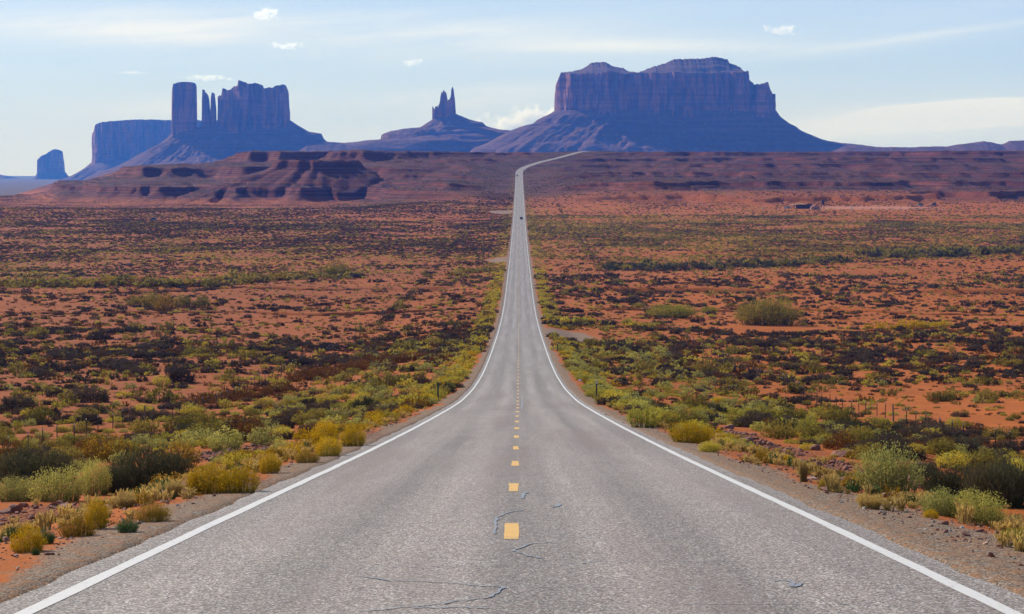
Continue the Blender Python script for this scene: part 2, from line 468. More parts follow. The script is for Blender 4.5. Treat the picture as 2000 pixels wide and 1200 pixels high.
def H(x, d):
    if np.ndim(x) == 0 and np.ndim(d) == 0:
        return float(H(np.array([x]), np.array([d]))[0])
    x, d = np.broadcast_arrays(np.asarray(x, float), np.asarray(d, float))
    off = x - XR(d)
    lat = np.abs(off)
    p = P(d)
    near = 1 - 0.62 * sstep(250, 650, d)
    drop = -0.02 - 0.04 * sstep(4.2, 5.2, lat) - 1.25 * near * sstep(4.9, 10.5, lat) - 1.9 * near * sstep(10, 32, lat)
    und = fbm(x / 26, d / 30, 4, 3) * 0.9 * sstep(7, 40, lat) + fbm(x / 5.0, d / 5.0, 3, 5) * 0.16 * sstep(5.5, 12, lat)
    und = und + fbm(x / 140, d / 160, 3, 8) * 2.2 * sstep(40, 160, lat) * sstep(150, 500, d)
    und = und + fbm(x / 1.1, d / 1.1, 2, 9) * 0.05 * sstep(5.0, 7.0, lat) * (1 - sstep(100, 200, d))
    z = p + drop + und
    # incised washes crossing the valley
    for dw, dep, wd, amp in ((548, 2.4, 4.0, 22), (668, 1.6, 7.0, 30)):
        c = dw + fbm(x / 70, x * 0 + dw, 3, 21) * amp
        q = d - c
        cut = np.where(q < 0, sstep(-wd * 3, 0, q), 1 - sstep(0, wd * 0.7, q))
        z = z - dep * cut * sstep(14, 26, lat) * np.clip(fbm(x / 60, dw, 2, 30) * 1.6 + 0.75, 0.15, 1)
    # mesa beyond the valley
    m = d > 1500
    if np.any(m):
        xm, dm, lm = x[m], d[m], lat[m]
        left = sstep(-20, -210, xm)
        wob = fbm(xm / 130, dm / 260, 4, 41)
        wob2 = ridge(xm / 55, dm / 200, 3, 47) - 0.5
        d0 = 1720 + 560 * left + 60 * sstep(100, 500, xm)
        d1 = 3180 - 250 * left
        tt = (dm - d0 + wob * 190 + wob2 * 150 * (0.4 + 0.45 * left) + fbm(xm / 75, dm / 260, 3, 49) * (60 + 30 * left) + (ridge(xm / 22, dm / 200, 2, 50) - .5) * 18) / (d1 - d0)
        cap = np.interp(xm * 2900 / np.maximum(dm, 2500), [a for a, b in _cap], [b for a, b in _cap])
        flo = p[m] * (1 - left) + (-34.0) * left
        flo = np.minimum(flo, -26 + 0 * flo) + und[m] * 0.6
        tq = np.clip(tt, 0, 1)
        rr = flo + (cap - flo) * (tq ** 0.9)
        rr = np.minimum(rr, cap + wob * 1.2)
        # the red knob standing before the mesa
        kx, kd = xm + 222, dm - 2480
        ang = np.arctan2(kd, kx)
        kr = np.hypot(kx / np.where(kx < 0, 1.2, 1.15), kd / 1.0)
        kr = kr * (1 + 0.16 * fbm(ang * 3.2, kr / 300, 3, 55)) + (ridge(ang * 7, kr / 200, 3, 61) - 0.5) * 9 + fbm(xm / 12, dm / 14, 3, 62) * 3.0
        kn = -36 + 42.0 * np.clip(1 - (kr - 40) / 120, 0, 1) ** 1.15 + 6.0 * sstep(44, 38, kr)
        kam = sstep(0, 3, kn - rr)
        kn = 0.4 * kn + 0.6 * terrace(kn, 4.2, 0.6, 0.0)
        am = sstep(1.0, 6.0, np.maximum(rr, kn) - flo)
        te = scarp(rr, 21.0, fbm(xm / 500, dm / 900, 2, 71) * 0.05 + 0.72)
        teR = scarp(rr, 9.0, fbm(xm / 500, dm / 900, 2, 72) * 0.06 + 0.95)
        teR = rr + 0.85 * (teR - rr)
        te = (rr + 0.6 * (te - rr)) * left + teR * (1 - left)
        te2 = terrace(te, 4.6, 0.72, fbm(xm / 300, dm / 500, 2, 77) * 0.3)
        te3 = terrace(te2, 2.1, 0.8, fbm(xm / 200, dm / 400, 2, 79) * 0.5)
        tz = rr * (1 - am) + te3 * am
        tz = np.maximum(tz, np.where(kam > 0, kn, -99))
        tz = np.where(kam > 0.5, tz, np.minimum(tz, cap + 0.6))
        tz = tz + am * (fbm(xm / 14, dm / 22, 3, 81) * 1.3 + fbm(xm / 5, dm / 9, 2, 83) * 0.7)
        # behind the rim the land falls away to the far plain
        back = sstep(3350, 4700, dm)
        tz = tz * (1 - back) + (-60.5) * back
        lowl = sstep(-600, -700, xm * 2900 / np.maximum(dm, 2500)) * sstep(2850, 4800, dm)
        tz = tz * (1 - lowl) + (-60.5) * lowl
        wr = sstep(7, 75, lm)
        wr = wr * sstep(1650, 1900, dm)
        bank = p[m] - 0.4 * sstep(4.5, 9, lm) + und[m] * 0.3
        z = z.copy()
        z[m] = np.where(dm > 3330, tz * sstep(3300, 3360, dm) + (bank * (1 - wr) + tz * wr) * (1 - sstep(3300, 3360, dm)), bank * (1 - wr) + tz * wr)
    return z


def world(X, D, Y=None):
    return ((X - VX) / F * D, None if Y is None else (HY - Y) / F * D)


_ray_t = np.concatenate([np.arange(10, 400, 0.25), np.arange(400, 3400, 1.0)])


def ground_at(X, Y):
    """where the sight line of the surveyed photograph point meets the ground"""
    dx, dz = (X - VX) / F, (HY - Y) / F
    g = H(dx * _ray_t, _ray_t) - dz * _ray_t
    i = int(np.argmax(g > 0))
    d = float(_ray_t[i])
    return dx * d, d, float(H(dx * d, d))


# rows and columns of the one ground sheet
rows = [-60, -30, -15, -6, 0, 4, 7]
d = 9.0
while d < 3450:
    rows.append(d)
    st_ = d * 0.0042
    if 500 < d < 720:
        st_ = 1.1
    if d > 1700:
        st_ = 3.6
    d += max(0.12, st_)
while d < 30000:
    rows.append(d)
    d *= 1.06
rows = np.array(rows)
inner = np.array([0, 1.5, 3.0, 3.6, 3.85, 4.1, 4.3, 4.6, 4.95, 5.35, 5.8, 6.4, 7.1, 8.0])
sN = 250
s_ = (np.arange(1, sN + 1) / sN) ** 1.25
offs = []
RR, CC = [], []
Wd = 24 + 0.30 * np.maximum(rows, 0)
Wd = np.where(rows > 3450, Wd + (rows - 3450) * 0.6, Wd)
half = np.concatenate([np.tile(inner, (len(rows), 1)), 8.0 + s_[None, :] * (Wd[:, None] - 8.0)], 1)
offm = np.concatenate([-half[:, :0:-1], half], 1)
DD = np.repeat(rows[:, None], offm.shape[1], 1)
XX = offm + XR(rows)[:, None]
ZZ = H(XX, DD)
ZZ = np.where((np.abs(offm) < 3.9) & (DD < 3400), P(DD) - 0.22, ZZ)
me = mesh_np('ground', np.stack([XX, DD, ZZ], -1).reshape(-1, 3), grid_faces(*XX.shape)[:, ::1], [M_TERR])
lat = np.abs(offm)
wid = 0.75 + 0.6 * fbm(DD / 5, offm * 0, 3, 90) + np.where(offm > 0, 0.7 * (1 - sstep(25, 60, DD)), 0.0)
gravel = 1 - sstep(0.0, 1.0, (lat - 4.1 - wid * 0.4) / np.maximum(wid * 1.3, .3))
tracks = np.zeros_like(gravel)


def patch(X, Y, rx, ry, soft=0.35):
    x, d, z = ground_at(X, Y)
    q = np.hypot((XX - x) / rx, (DD - d) / ry)
    return 1 - sstep(1 - soft, 1 + soft, q + 0.25 * fbm(XX / 3, DD / 6, 2, 33))


rocky = np.maximum.reduce([patch(500, 885, 3.0, 7), patch(590, 872, 2.4, 8), patch(1400, 850, 2.2, 16), patch(1470, 875, 2.2, 9), patch(1560, 905, 2.0, 6),
                           patch(1690, 935, 2.2, 5), patch(40, 1010, 1.8, 4), patch(230, 985, 2.6, 3.0), patch(1400, 820, 2.0, 12)])
tracks = np.maximum.reduce([patch(1105, 655, 5.5, 26), patch(985, 507, 7, 26), patch(985, 415, 11, 30),
                            (1 - sstep(1.8, 3.2, np.abs(DD - 742 - 5 * fbm(XX / 40, 0, 2, 12)))) * (offm > 3) * (offm < 24),
                            (1 - sstep(2.5, 5, np.abs(DD - 1640 + XX * 0.12))) * (offm < -3) * (offm > -230),
                            ])
gravel = np.maximum(gravel, tracks * 0.9)
bare = patch(1690, 406, 52, 34)
orange = sstep(-60, 60, XX) * (1 - 0.5 * sstep(350, 900, DD)) * 0.9 + 0.12 + 0.3 * (1 - sstep(100, 300, DD)) * (XX < 0)
attr(me, 'gravel', gravel)
attr(me, 'rocky', rocky)
attr(me, 'orange', np.clip(np.maximum(orange, bare), 0, 1))
attr(me, 'bare', bare)
ground = link(bpy.data.objects.new('ground', me), kind='structure')
ground['label'] = 'rolling red desert ground rising to a banded mesa'


# ------------------------------------------------------------------ road and its markings
def strip(o0, o1, ds, dz, ncol=2, skirt=0.0, wob=0.0, seed=0):
    rows_ = []
    os_ = np.linspace(o0, o1, ncol)
    for k, o in enumerate(os_):
        oo = o + (wob * fbm(ds / 1.7, ds * 0, 3, seed + k) if k in (0, ncol - 1) else 0)
        rows_.append(np.stack([XR(ds) + oo, ds, P(ds) + dz, np.full_like(ds, o)], -1))
    A = np.stack(rows_, 1)
    if skirt:
        vs_, fs_, os_2 = [A[..., :3].reshape(-1, 3)], [grid_faces(A.shape[0], A.shape[1])], [A[..., 3].reshape(-1)]
        for e_, fl_ in ((rows_[0], 1), (rows_[-1], -1)):
            lo_ = e_.copy()
            lo_[:, 2] -= skirt
            B = np.stack([lo_, e_][::fl_], 1)
            fs_.append(grid_faces(len(ds), 2) + sum(len(q) for q in vs_))
            vs_.append(B[..., :3].reshape(-1, 3))
            os_2.append(B[..., 3].reshape(-1))
        return np.concatenate(vs_), np.concatenate(fs_), np.concatenate(os_2)
    return A[..., :3].reshape(-1, 3), grid_faces(A.shape[0], A.shape[1]), A[..., 3].reshape(-1)


ds = np.concatenate([np.arange(-50, 10, 2.0), np.arange(10, 120, 0.35), np.arange(120, 700, 2.0), np.arange(700, 3420, 6.0)])
v, f, o = strip(-4.0, 4.0, ds, 0.0, 15, 0.25, 0.09, 100)
me = mesh_np('road', v, f, [M_ROAD])
attr(me, 'off', o)
road = link(bpy.data.objects.new('road', me), kind='structure', label='long straight grey two lane asphalt road')
for sgn in (-1, 1):
    v, f, o = strip(sgn * 3.65 - 0.07, sgn * 3.65 + 0.07, ds, 0.004, 2, 0, 0.012, 130 + sgn)
    link(bpy.data.objects.new('edge_line', mesh_np('edge_line', v, f, [M_WHITE])), road)
dd0 = 24.3 - 10.5 * 4
for k in range(100):
    a = dd0 + 10.5 * k
    v, f, o = strip(-0.145, 0.008, np.linspace(a, a + 2.7, 8), 0.004, 3, 0, 0.02, 200 + k)
    link(bpy.data.objects.new('centre_dash', mesh_np('centre_dash', v - np.array([0.02, 0, 0]), f, [M_YELLOW])), road)
vs, fs, nb = [], [], 0
for k in range(100, 262):
    a = dd0 + 10.5 * k
    v, f, o = strip(-0.16, 0.01, np.linspace(a, a + 2.7, 3), 0.01, 2)
    vs.append(v)
    fs.append(f + nb)
    nb += len(v)
far_d = link(bpy.data.objects.new('centre_dash', mesh_np('far_centre_dashes', np.concatenate(vs), np.concatenate(fs), [M_YELLOW])), road, kind='stuff')


def seal(pts, wd, seed):
    """a poured ribbon of crack sealant along a polyline of (offset, distance)"""
    pts = np.array(pts, float)
    n = max(14, int(np.abs(np.diff(pts, axis=0)).sum() * 7))
    tt = np.linspace(0, len(pts) - 1, n)
    x = np.interp(tt, range(len(pts)), pts[:, 0]) + 0.03 * fbm(tt * 9, tt * 0, 2, seed)
    y = np.interp(tt, range(len(pts)), pts[:, 1]) + 0.10 * fbm(tt * 6 + 3, tt * 0, 3, seed + 1)
    tx, ty = np.gradient(x), np.gradient(y)
    L = np.hypot(tx, ty) + 1e-9
    hw = wd * 0.32 * (0.55 + 0.8 * vn(tt * 8, tt * 0, seed + 2)) * np.clip(np.minimum(tt, tt[-1] - tt) * 8 + .2, .2, 1)
    a = np.stack([x - ty / L * hw, y + tx / L * hw], -1)
    b = np.stack([x + ty / L * hw, y - tx / L * hw], -1)
    A = np.stack([a, b], 1).reshape(-1, 2)
    return np.stack([A[:, 0], A[:, 1], P(A[:, 1]) + 0.0075], -1), grid_faces(n, 2)


def rd(X, Y):
    ray = np.arange(12, 300, 0.05)
    i = int(np.argmax(P(ray) > (HY - Y) / F * ray))
    return ((X - VX) / F * ray[i], ray[i])


seals = []
for pix, wd in (([(690, 1126), (760, 1136), (850, 1139), (985, 1148), (975, 1158), (960, 1168), (900, 1175), (830, 1185), (700, 1196)], 0.05),
                ([(800, 1189), (880, 1187), (955, 1190)], 0.06), ([(985, 1148), (1180, 1150), (1400, 1150)], 0.02),
                ([(620, 1110), (900, 1107), (1140, 1102), (1160, 1098), (1300, 1097), (1560, 1099)], 0.028),
                ([(1080, 1060), (1035, 1063), (1003, 1077), (1030, 1086), (1062, 1092)], 0.055), ([(1025, 997), (990, 1002), (970, 1012), (966, 1045)], 0.06),
                ([(700, 1062), (900, 1055), (980, 1051), (1200, 1050), (1420, 1050)], 0.025),
                ([(450, 1108), (700, 1107)], 0.02), ([(700, 1030), (960, 1024)], 0.018), ([(560, 1010), (830, 999), (1130, 995), (1360, 992)], 0.016),
                ([(1020, 975), (1022, 966), (1028, 962)], 0.10), ([(1080, 992), (1088, 990), (1094, 984)], 0.11), ([(990, 938), (1005, 938)], 0.07),
                ([(1500, 1135), (1545, 1136), (1550, 1143), (1545, 1149), (1570, 1140)], 0.06), ([(560, 1120), (330, 1121)], 0.02),
                ([(1300, 1180), (1800, 1183)], 0.02), ([(640, 975), (900, 972), (1150, 974)], 0.015), ([(1250, 1075), (1650, 1080)], 0.02),
                ([(760, 915), (1020, 912), (1240, 915)], 0.02), ([(800, 880), (1000, 878)], 0.02), ([(1010, 860), (1240, 862)], 0.025),
                ([(820, 842), (1180, 841)], 0.03), ([(1018, 800), (1021, 786), (1019, 775)], 0.12), ([(700, 946), (1280, 944)], 0.015)):
    seals.append(seal([rd(*q) for q in pix], wd, len(seals) * 7))
vs, fs, nb = [], [], 0
for v, f in seals:
    vs.append(v)
    fs.append(f + nb)
    nb += len(v)
link(bpy.data.objects.new('crack_sealant', mesh_np('crack_sealant', np.concatenate(vs), np.concatenate(fs), [M_TAR])), road)

# ------------------------------------------------------------------ buttes
def talus(name, D, x0, x1, yd, Lp, Rp, seed, parent, n_th=720, n_s=90, gul=1.0, drop=-120):
    """apron of broken slope round a cliff; Lp / Rp are surveyed skyline points outward from the cliff foot"""
    xa, xb = (x0 - VX) / F * D, (x1 - VX) / F * D
    xc, a = (xa + xb) / 2, (xb - xa) / 2
    lp = [(xa - (X - VX) / F * D, (HY - Y) / F * D) for X, Y in Lp]
    rp = [((X - VX) / F * D - xb, (HY - Y) / F * D) for X, Y in Rp]
    smax = max(lp[-1][0], rp[-1][0]) + 200
    for q in (lp, rp):
        q.append((q[-1][0] + 220, drop))
        q.append((smax + 400, drop))
    th = np.linspace(0, 2 * math.pi, n_th, endpoint=False)[None, :]
    s = (np.linspace(0, 1, n_s) ** 1.3 * smax)[:, None]
    ct, st = np.cos(th), np.sin(th)
    ex = 0.7
    fx, fy = a * np.sign(ct) * np.abs(ct) ** ex, yd * np.sign(st) * np.abs(st) ** ex
    wgt = 0.5 + 0.5 * ct
    wgt = wgt * wgt * (3 - 2 * wgt)
    per = np.concatenate([[0], np.cumsum(np.hypot(np.diff(fx[0]), np.diff(fy[0])))])[None, :] + 0 * s
    side = np.abs(st)
    g = ridge(per / 85, s / 700, 3, seed) - 0.5
    g2 = fbm(per / 24, s / 110, 5, seed + 5, 0.6)
    se = s * (1 + 0.15 * side * fbm(per / 200, s / 900, 2, seed + 9)) + g * 90 * gul * sstep(0, 120, s) * (0.25 + 0.75 * side)
    z = wgt * np.interp(se, [q[0] for q in rp], [q[1] for q in rp]) + (1 - wgt) * np.interp(se, [q[0] for q in lp], [q[1] for q in lp])
    ztop = max(lp[0][1], rp[0][1])
    tz = terrace(z, 30, 0.72, fbm(per / 400, s / 400, 2, seed + 3) * 0.35)
    z = z * (1 - 0.55 * side) + tz * 0.55 * side
    z = z + g2 * 15.0 * sstep(0, 60, s) * (0.35 + 0.65 * side)
    X = xc + fx + ct * s
    Y = D + fy + st * s * 0.8
    V = np.stack([X, Y, z], -1).reshape(-1, 3)
    fa = grid_faces(n_s, n_th, True)
    V = np.concatenate([V, [[xc, D, ztop + 2]]])
    cap = np.array([[len(V) - 1, (j + 1) % n_th, j, j] for j in range(n_th)])
    me = mesh_np(name, V, [tuple(q) for q in fa] + [tuple(q[:3]) for q in cap], [M_TALUS])
    return link(bpy.data.objects.new(name, me), parent)


def cliff(name, D, pts, base, depth, capY, seed, parent, nx=420, flute=1.0, yoff=0.0):
    """a wall of sandstone whose skyline follows surveyed points, with real depth, flutes and ledges"""
    px = np.array([(X - VX) / F * D for X, Y in pts])
    pz = np.array([(HY - Y) / F * D for X, Y in pts])
    zb = (HY - base) / F * D
    zc = (HY - capY) / F * D
    xs = np.unique(np.concatenate([np.linspace(px[0], px[-1], nx), px]))
    top = np.interp(xs, px, pz) + fbm(xs / 9, xs * 0, 3, seed) * 3.0 + np.round(fbm(xs / 5.5, xs * 0, 2, seed + 1) * 2.2) * (5.0 if depth < 35 else 0.8)
    u = (xs - xs[0]) / (xs[-1] - xs[0]) * 2 - 1
    hd = depth * (1 - np.abs(u) ** 5) ** 0.5 * (1 + 0.22 * fbm(xs / 110, xs * 0, 3, seed + 2))
    nl, nt = 46, 14
    colsF = []
    for side in (-1, 1):
        wall_top = np.minimum(top, zc + 8 * fbm(xs / 60, xs * 0, 3, seed + 4))
        wall_top = np.where(top - wall_top < 6, top, wall_top)
        lv = np.linspace(0, 1, nl)[:, None]
        z = zb + (wall_top[None, :] - zb) * lv
        fl = (ridge(xs[None, :] / 46 + side * 50 + 1.5 * fbm(xs[None, :] / 130, z / 600, 2, seed + 5), z / 420, 3, seed + 6) - 0.5) * 60 * (0.3 + vn(xs[None, :] / 120, z / 300, seed + 16)) + (fbm(xs[None, :] / 120, z / 300, 2, seed + 7)) * 26 + fbm(xs[None, :] / 11, z / 120, 3, seed + 8) * 8
        st = (fbm(z / 16, xs[None, :] / 900, 3, seed + 10)) * 4.5
        taper = 1 - 0.10 * lv
        edge = np.clip((hd[None, :]) / (depth * 0.5), 0, 1)
        y = hd[None, :] * taper + (fl * flute + st) * edge
        lt = np.linspace(0, 1, nt + 1)[1:, None]
        rise = terrace(lt * 1.0 + 0 * xs[None, :], 0.34, 0.7, fbm(xs[None, :] / 150, lt, 2, seed + 12) * 0.2)
        rise = np.clip(rise, 0, 1) * (lt < 1) + (lt >= 1)
        z2 = wall_top[None, :] + (top - wall_top)[None, :] * rise
        y2 = (hd * 0.9)[None, :] * (1 - lt) + (y[-1] - hd * 0.9)[None, :] * (1 - lt) ** 6
        Zs, Ys = np.concatenate([z, z2]), np.concatenate([y, y2])
        colsF.append((Zs, side * Ys))
    Z = np.concatenate([colsF[0][0], colsF[1][0][::-1][1:]])
    Y = np.concatenate([colsF[0][1], colsF[1][1][::-1][1:]])
    Xg = np.repeat(xs[None, :], Z.shape[0], 0)
    jit = fbm(Z / 30, Y / 60, 3, seed + 14) * 3.0 * flute
    V = np.stack([Xg + jit * 0.6, Y + D + yoff, Z], -1).reshape(-1, 3)
    me = mesh_np(name, V, grid_faces(*Z.shape), [M_CLIFF])
    return link(bpy.data.objects.new(name, me), parent)


def butte_root(name, D, X, label, cat='butte'):
    o = bpy.data.objects.new(name, None)
    COL.objects.link(o)
    o['kind'] = 'structure'
    o['label'] = label
    return o


b1 = butte_root('butte', 9000, 1300, 'broad double topped sandstone butte right of the road')
cliff('cliff', 9000, [(1083, 222), (1083.5, 190), (1085, 168), (1095, 144), (1118, 139.6), (1138, 135), (1150, 127), (1157.6, 122), (1184, 121), (1197.6, 130), (1215, 132.6), (1228, 139.6), (1249, 142),
      (1268, 133), (1297, 124.6), (1316, 115.6), (1367, 115), (1399, 111.8), (1420, 116), (1425, 123.6), (1445.6, 131), (1454, 143), (1456, 159), (1466, 168), (1485.6, 167),
      (1489, 163.6), (1494.6, 164), (1500, 179.6), (1506, 187.6), (1508, 194), (1510.6, 185), (1513, 186), (1515, 222)], 232, 190, 146, 300, b1, nx=900)
talus('talus', 9000, 1083, 1515, 200, [(1083, 217), (1075, 222), (1050, 235), (1043, 243), (1010, 251), (985, 262), (950, 280), (920, 292)],
      [(1515, 217), (1524, 230), (1545, 243), (1556, 247), (1564, 254), (1605, 272), (1625, 278), (1650, 281), (1700, 287), (1740, 292)], 320, b1)
b2 = butte_root('butte', 9500, 870, 'small butte with two thin spires between the larger buttes')
cliff('cliff', 9500, [(844, 240), (844.3, 211), (855, 210), (859, 202), (862.4, 183), (867, 176), (869.4, 176), (872, 183), (874.5, 199), (878, 197), (881, 186), (881.8, 175), (885.4, 175), (888, 195.6),
      (890.6, 225), (891, 240)], 246, 32, 100, 400, b2, nx=260, flute=0.25)
talus('talus', 9500, 844, 891, 34, [(844, 234), (835, 240), (826, 247), (821, 250), (808, 254), (766, 256), (750, 262), (745.6, 265), (745, 275), (725, 277), (680, 280), (650, 284)],
      [(891, 223), (917, 234), (945.6, 240), (952, 247), (981, 254), (1006, 256), (1030, 262), (1060, 275)], 420, b2, n_s=110)
b3 = butte_root('butte', 10000, 460, 'castle like butte with a detached pillar and needle spires')
talus('talus', 10000, 339, 568, 120, [(339, 258), (330, 268), (315, 281), (290, 293), (232, 324), (180, 345)],
      [(568, 236), (584, 247), (603, 258), (629, 261.6), (632, 271), (641.6, 279), (680, 281), (745, 281), (800, 284)], 520, b3, n_s=110)
cliff('pillar', 10000, [(339, 262), (340, 181.6), (344, 165.6), (360, 161.8), (382, 162.4), (385, 169), (386, 201), (387, 262)], 268, 60, 100, 530, b3, nx=200, flute=0.45, yoff=-40)
cliff('spire', 10000, [(398, 262), (399, 201), (400, 178.4), (403, 179), (409.6, 191), (412, 203), (414, 225), (415, 262)], 274, 26, 100, 540, b3, nx=90, flute=0.2, yoff=-60)
cliff('spire', 10000, [(414.5, 262), (416, 200), (416.4, 186), (421, 182), (423, 191), (425, 217), (426.5, 262)], 274, 22, 100, 550, b3, nx=80, flute=0.2, yoff=-60)
cliff('cliff', 10000, [(427, 250), (427.3, 236), (428, 191), (432, 187), (436, 190), (439.4, 173.6), (444, 180), (447, 193), (448.3, 178.4), (456, 178), (462, 172), (472, 170.4), (473.6, 160), (478, 161),
      (483, 167), (493, 166), (509, 165.6), (513.6, 174.6), (536, 173.6), (544, 169), (557, 167), (563, 180), (565, 213.6), (568, 240)], 268, 110, 100, 560, b3, nx=520, flute=1.0, yoff=-30)
b4 = butte_root('mesa', 14000, 310, 'hazy blue flat topped mesa behind the castle like butte')
cliff('cliff', 14000, [(184, 322), (184.6, 265), (193.6, 260), (205, 244), (224, 241), (264, 237.6), (312, 236), (338, 237.6), (398, 237.6), (440, 238), (470, 262), (472, 322)], 330, 420, 100, 600, b4, nx=420, flute=1.3)
talus('talus', 14000, 184, 472, 430, [(184, 318), (176, 325), (162, 334), (139, 346)], [(472, 300), (520, 320), (560, 340)], 620, b4, n_s=60)
b5 = butte_root('butte', 17000, 100, 'smallest hazy butte standing alone at the far left')
cliff('cliff', 17000, [(73, 345), (74, 330), (75, 313), (85, 305), (93, 301), (101, 295), (109, 292), (120, 296), (124, 319), (127, 345)], 349, 70, 100, 700, b5, nx=120, flute=0.6)
talus('talus', 17000, 73, 127, 80, [(73, 338), (69, 346), (62, 351)], [(127, 336), (133, 345), (142, 351)], 720, b5, n_s=40, n_th=300, gul=0.4)


def ridge_hill(name, D, pts, depth, label, seed):
    px = np.array([(X - VX) / F * D for X, Y in pts])
    pz = np.array([(HY - Y) / F * D for X, Y in pts])
    xs = np.linspace(px[0], px[-1], 400)
    top = np.interp(xs, px, pz) + fbm(xs / 20, xs * 0, 3, seed) * 1.5
    q = np.linspace(-1, 1, 50)[:, None]
    prof = (1 - np.abs(q)) ** 0.8
    z = -62 + (top[None, :] + 62) * prof
    z = 0.5 * z + 0.5 * terrace(z, 14, 0.6, fbm(xs[None, :] / 300, q, 2, seed) * .4)
    y = D + q * depth * (1 + 0.3 * fbm(xs[None, :] / 90, q * 2, 3, seed + 1))
    V = np.stack([np.repeat(xs[None, :], 50, 0), y, z], -1).reshape(-1, 3)
    link(bpy.data.objects.new(name, mesh_np(name, V, grid_faces(50, 400), [M_TALUS])), kind='structure', label=label)


ridge_hill('hill', 7500, [(1590, 310), (1650, 284), (1700, 286), (1790, 286.5), (1850, 284.5), (1875, 280), (1920, 274.5), (1938, 276), (1955, 281), (1972, 274), (2000, 272), (2060, 270), (2150, 280), (2250, 320)], 420, 'low purple hills along the right skyline', 800)
ridge_hill('hill', 9300, [(560, 310), (600, 283), (660, 280.5), (745, 279), (800, 282), (860, 300)], 260, 'low dark ridge joining the castle butte and the spired butte', 820)
ridge_hill('hill', 19000, [(-80, 344), (-20, 342), (0, 341), (14, 343.5), (20, 349), (30, 351)], 500, 'faint blue hill at the left edge of the horizon', 840)

# ------------------------------------------------------------------ plants
#            stems, leaves, leaf size, leaf length ratio, stem width
LOD = {0: (420, 4200, 0.020, 2.4, 0.0045), 1: (110, 820, 0.045, 2.0, 0.010), 2: (24, 170, 0.095, 1.7, 0.02), 3: (0, 34, 0.22, 1.3, 0.0)}
#            max polar angle, upright (0..1), leaf start along stem, leaf length factor, lumpiness, leaf density
SHAPE = {
    'yellow': (87, 0.35, 0.45, 0.7, 0.6, 1.0), 'gold': (86, 0.3, 0.3, 1.0, 0.5, 0.9), 'green': (86, 0.45, 0.5, 1.3, 0.75, 1.0),
    'pale': (86, 0.4, 0.35, 1.0, 0.65, 1.0), 'dark': (89, 0.0, 0.08, 1.0, 0.34, 2.4), 'jointfir': (82, 0.5, 0.15, 3.2, 0.4, 1.2),
    'olive': (84, 0.25, 0.35, 1.6, 0.7, 1.2), 'rust': (88, 0.0, 0.2, 1.6, 0.5, 0.8), 'straw': (48, 0.8, 0.2, 3.0, 0.3, 0.6), 'weed': (70, 0.4, 0.3, 1.2, 0.5, 0.8),
}


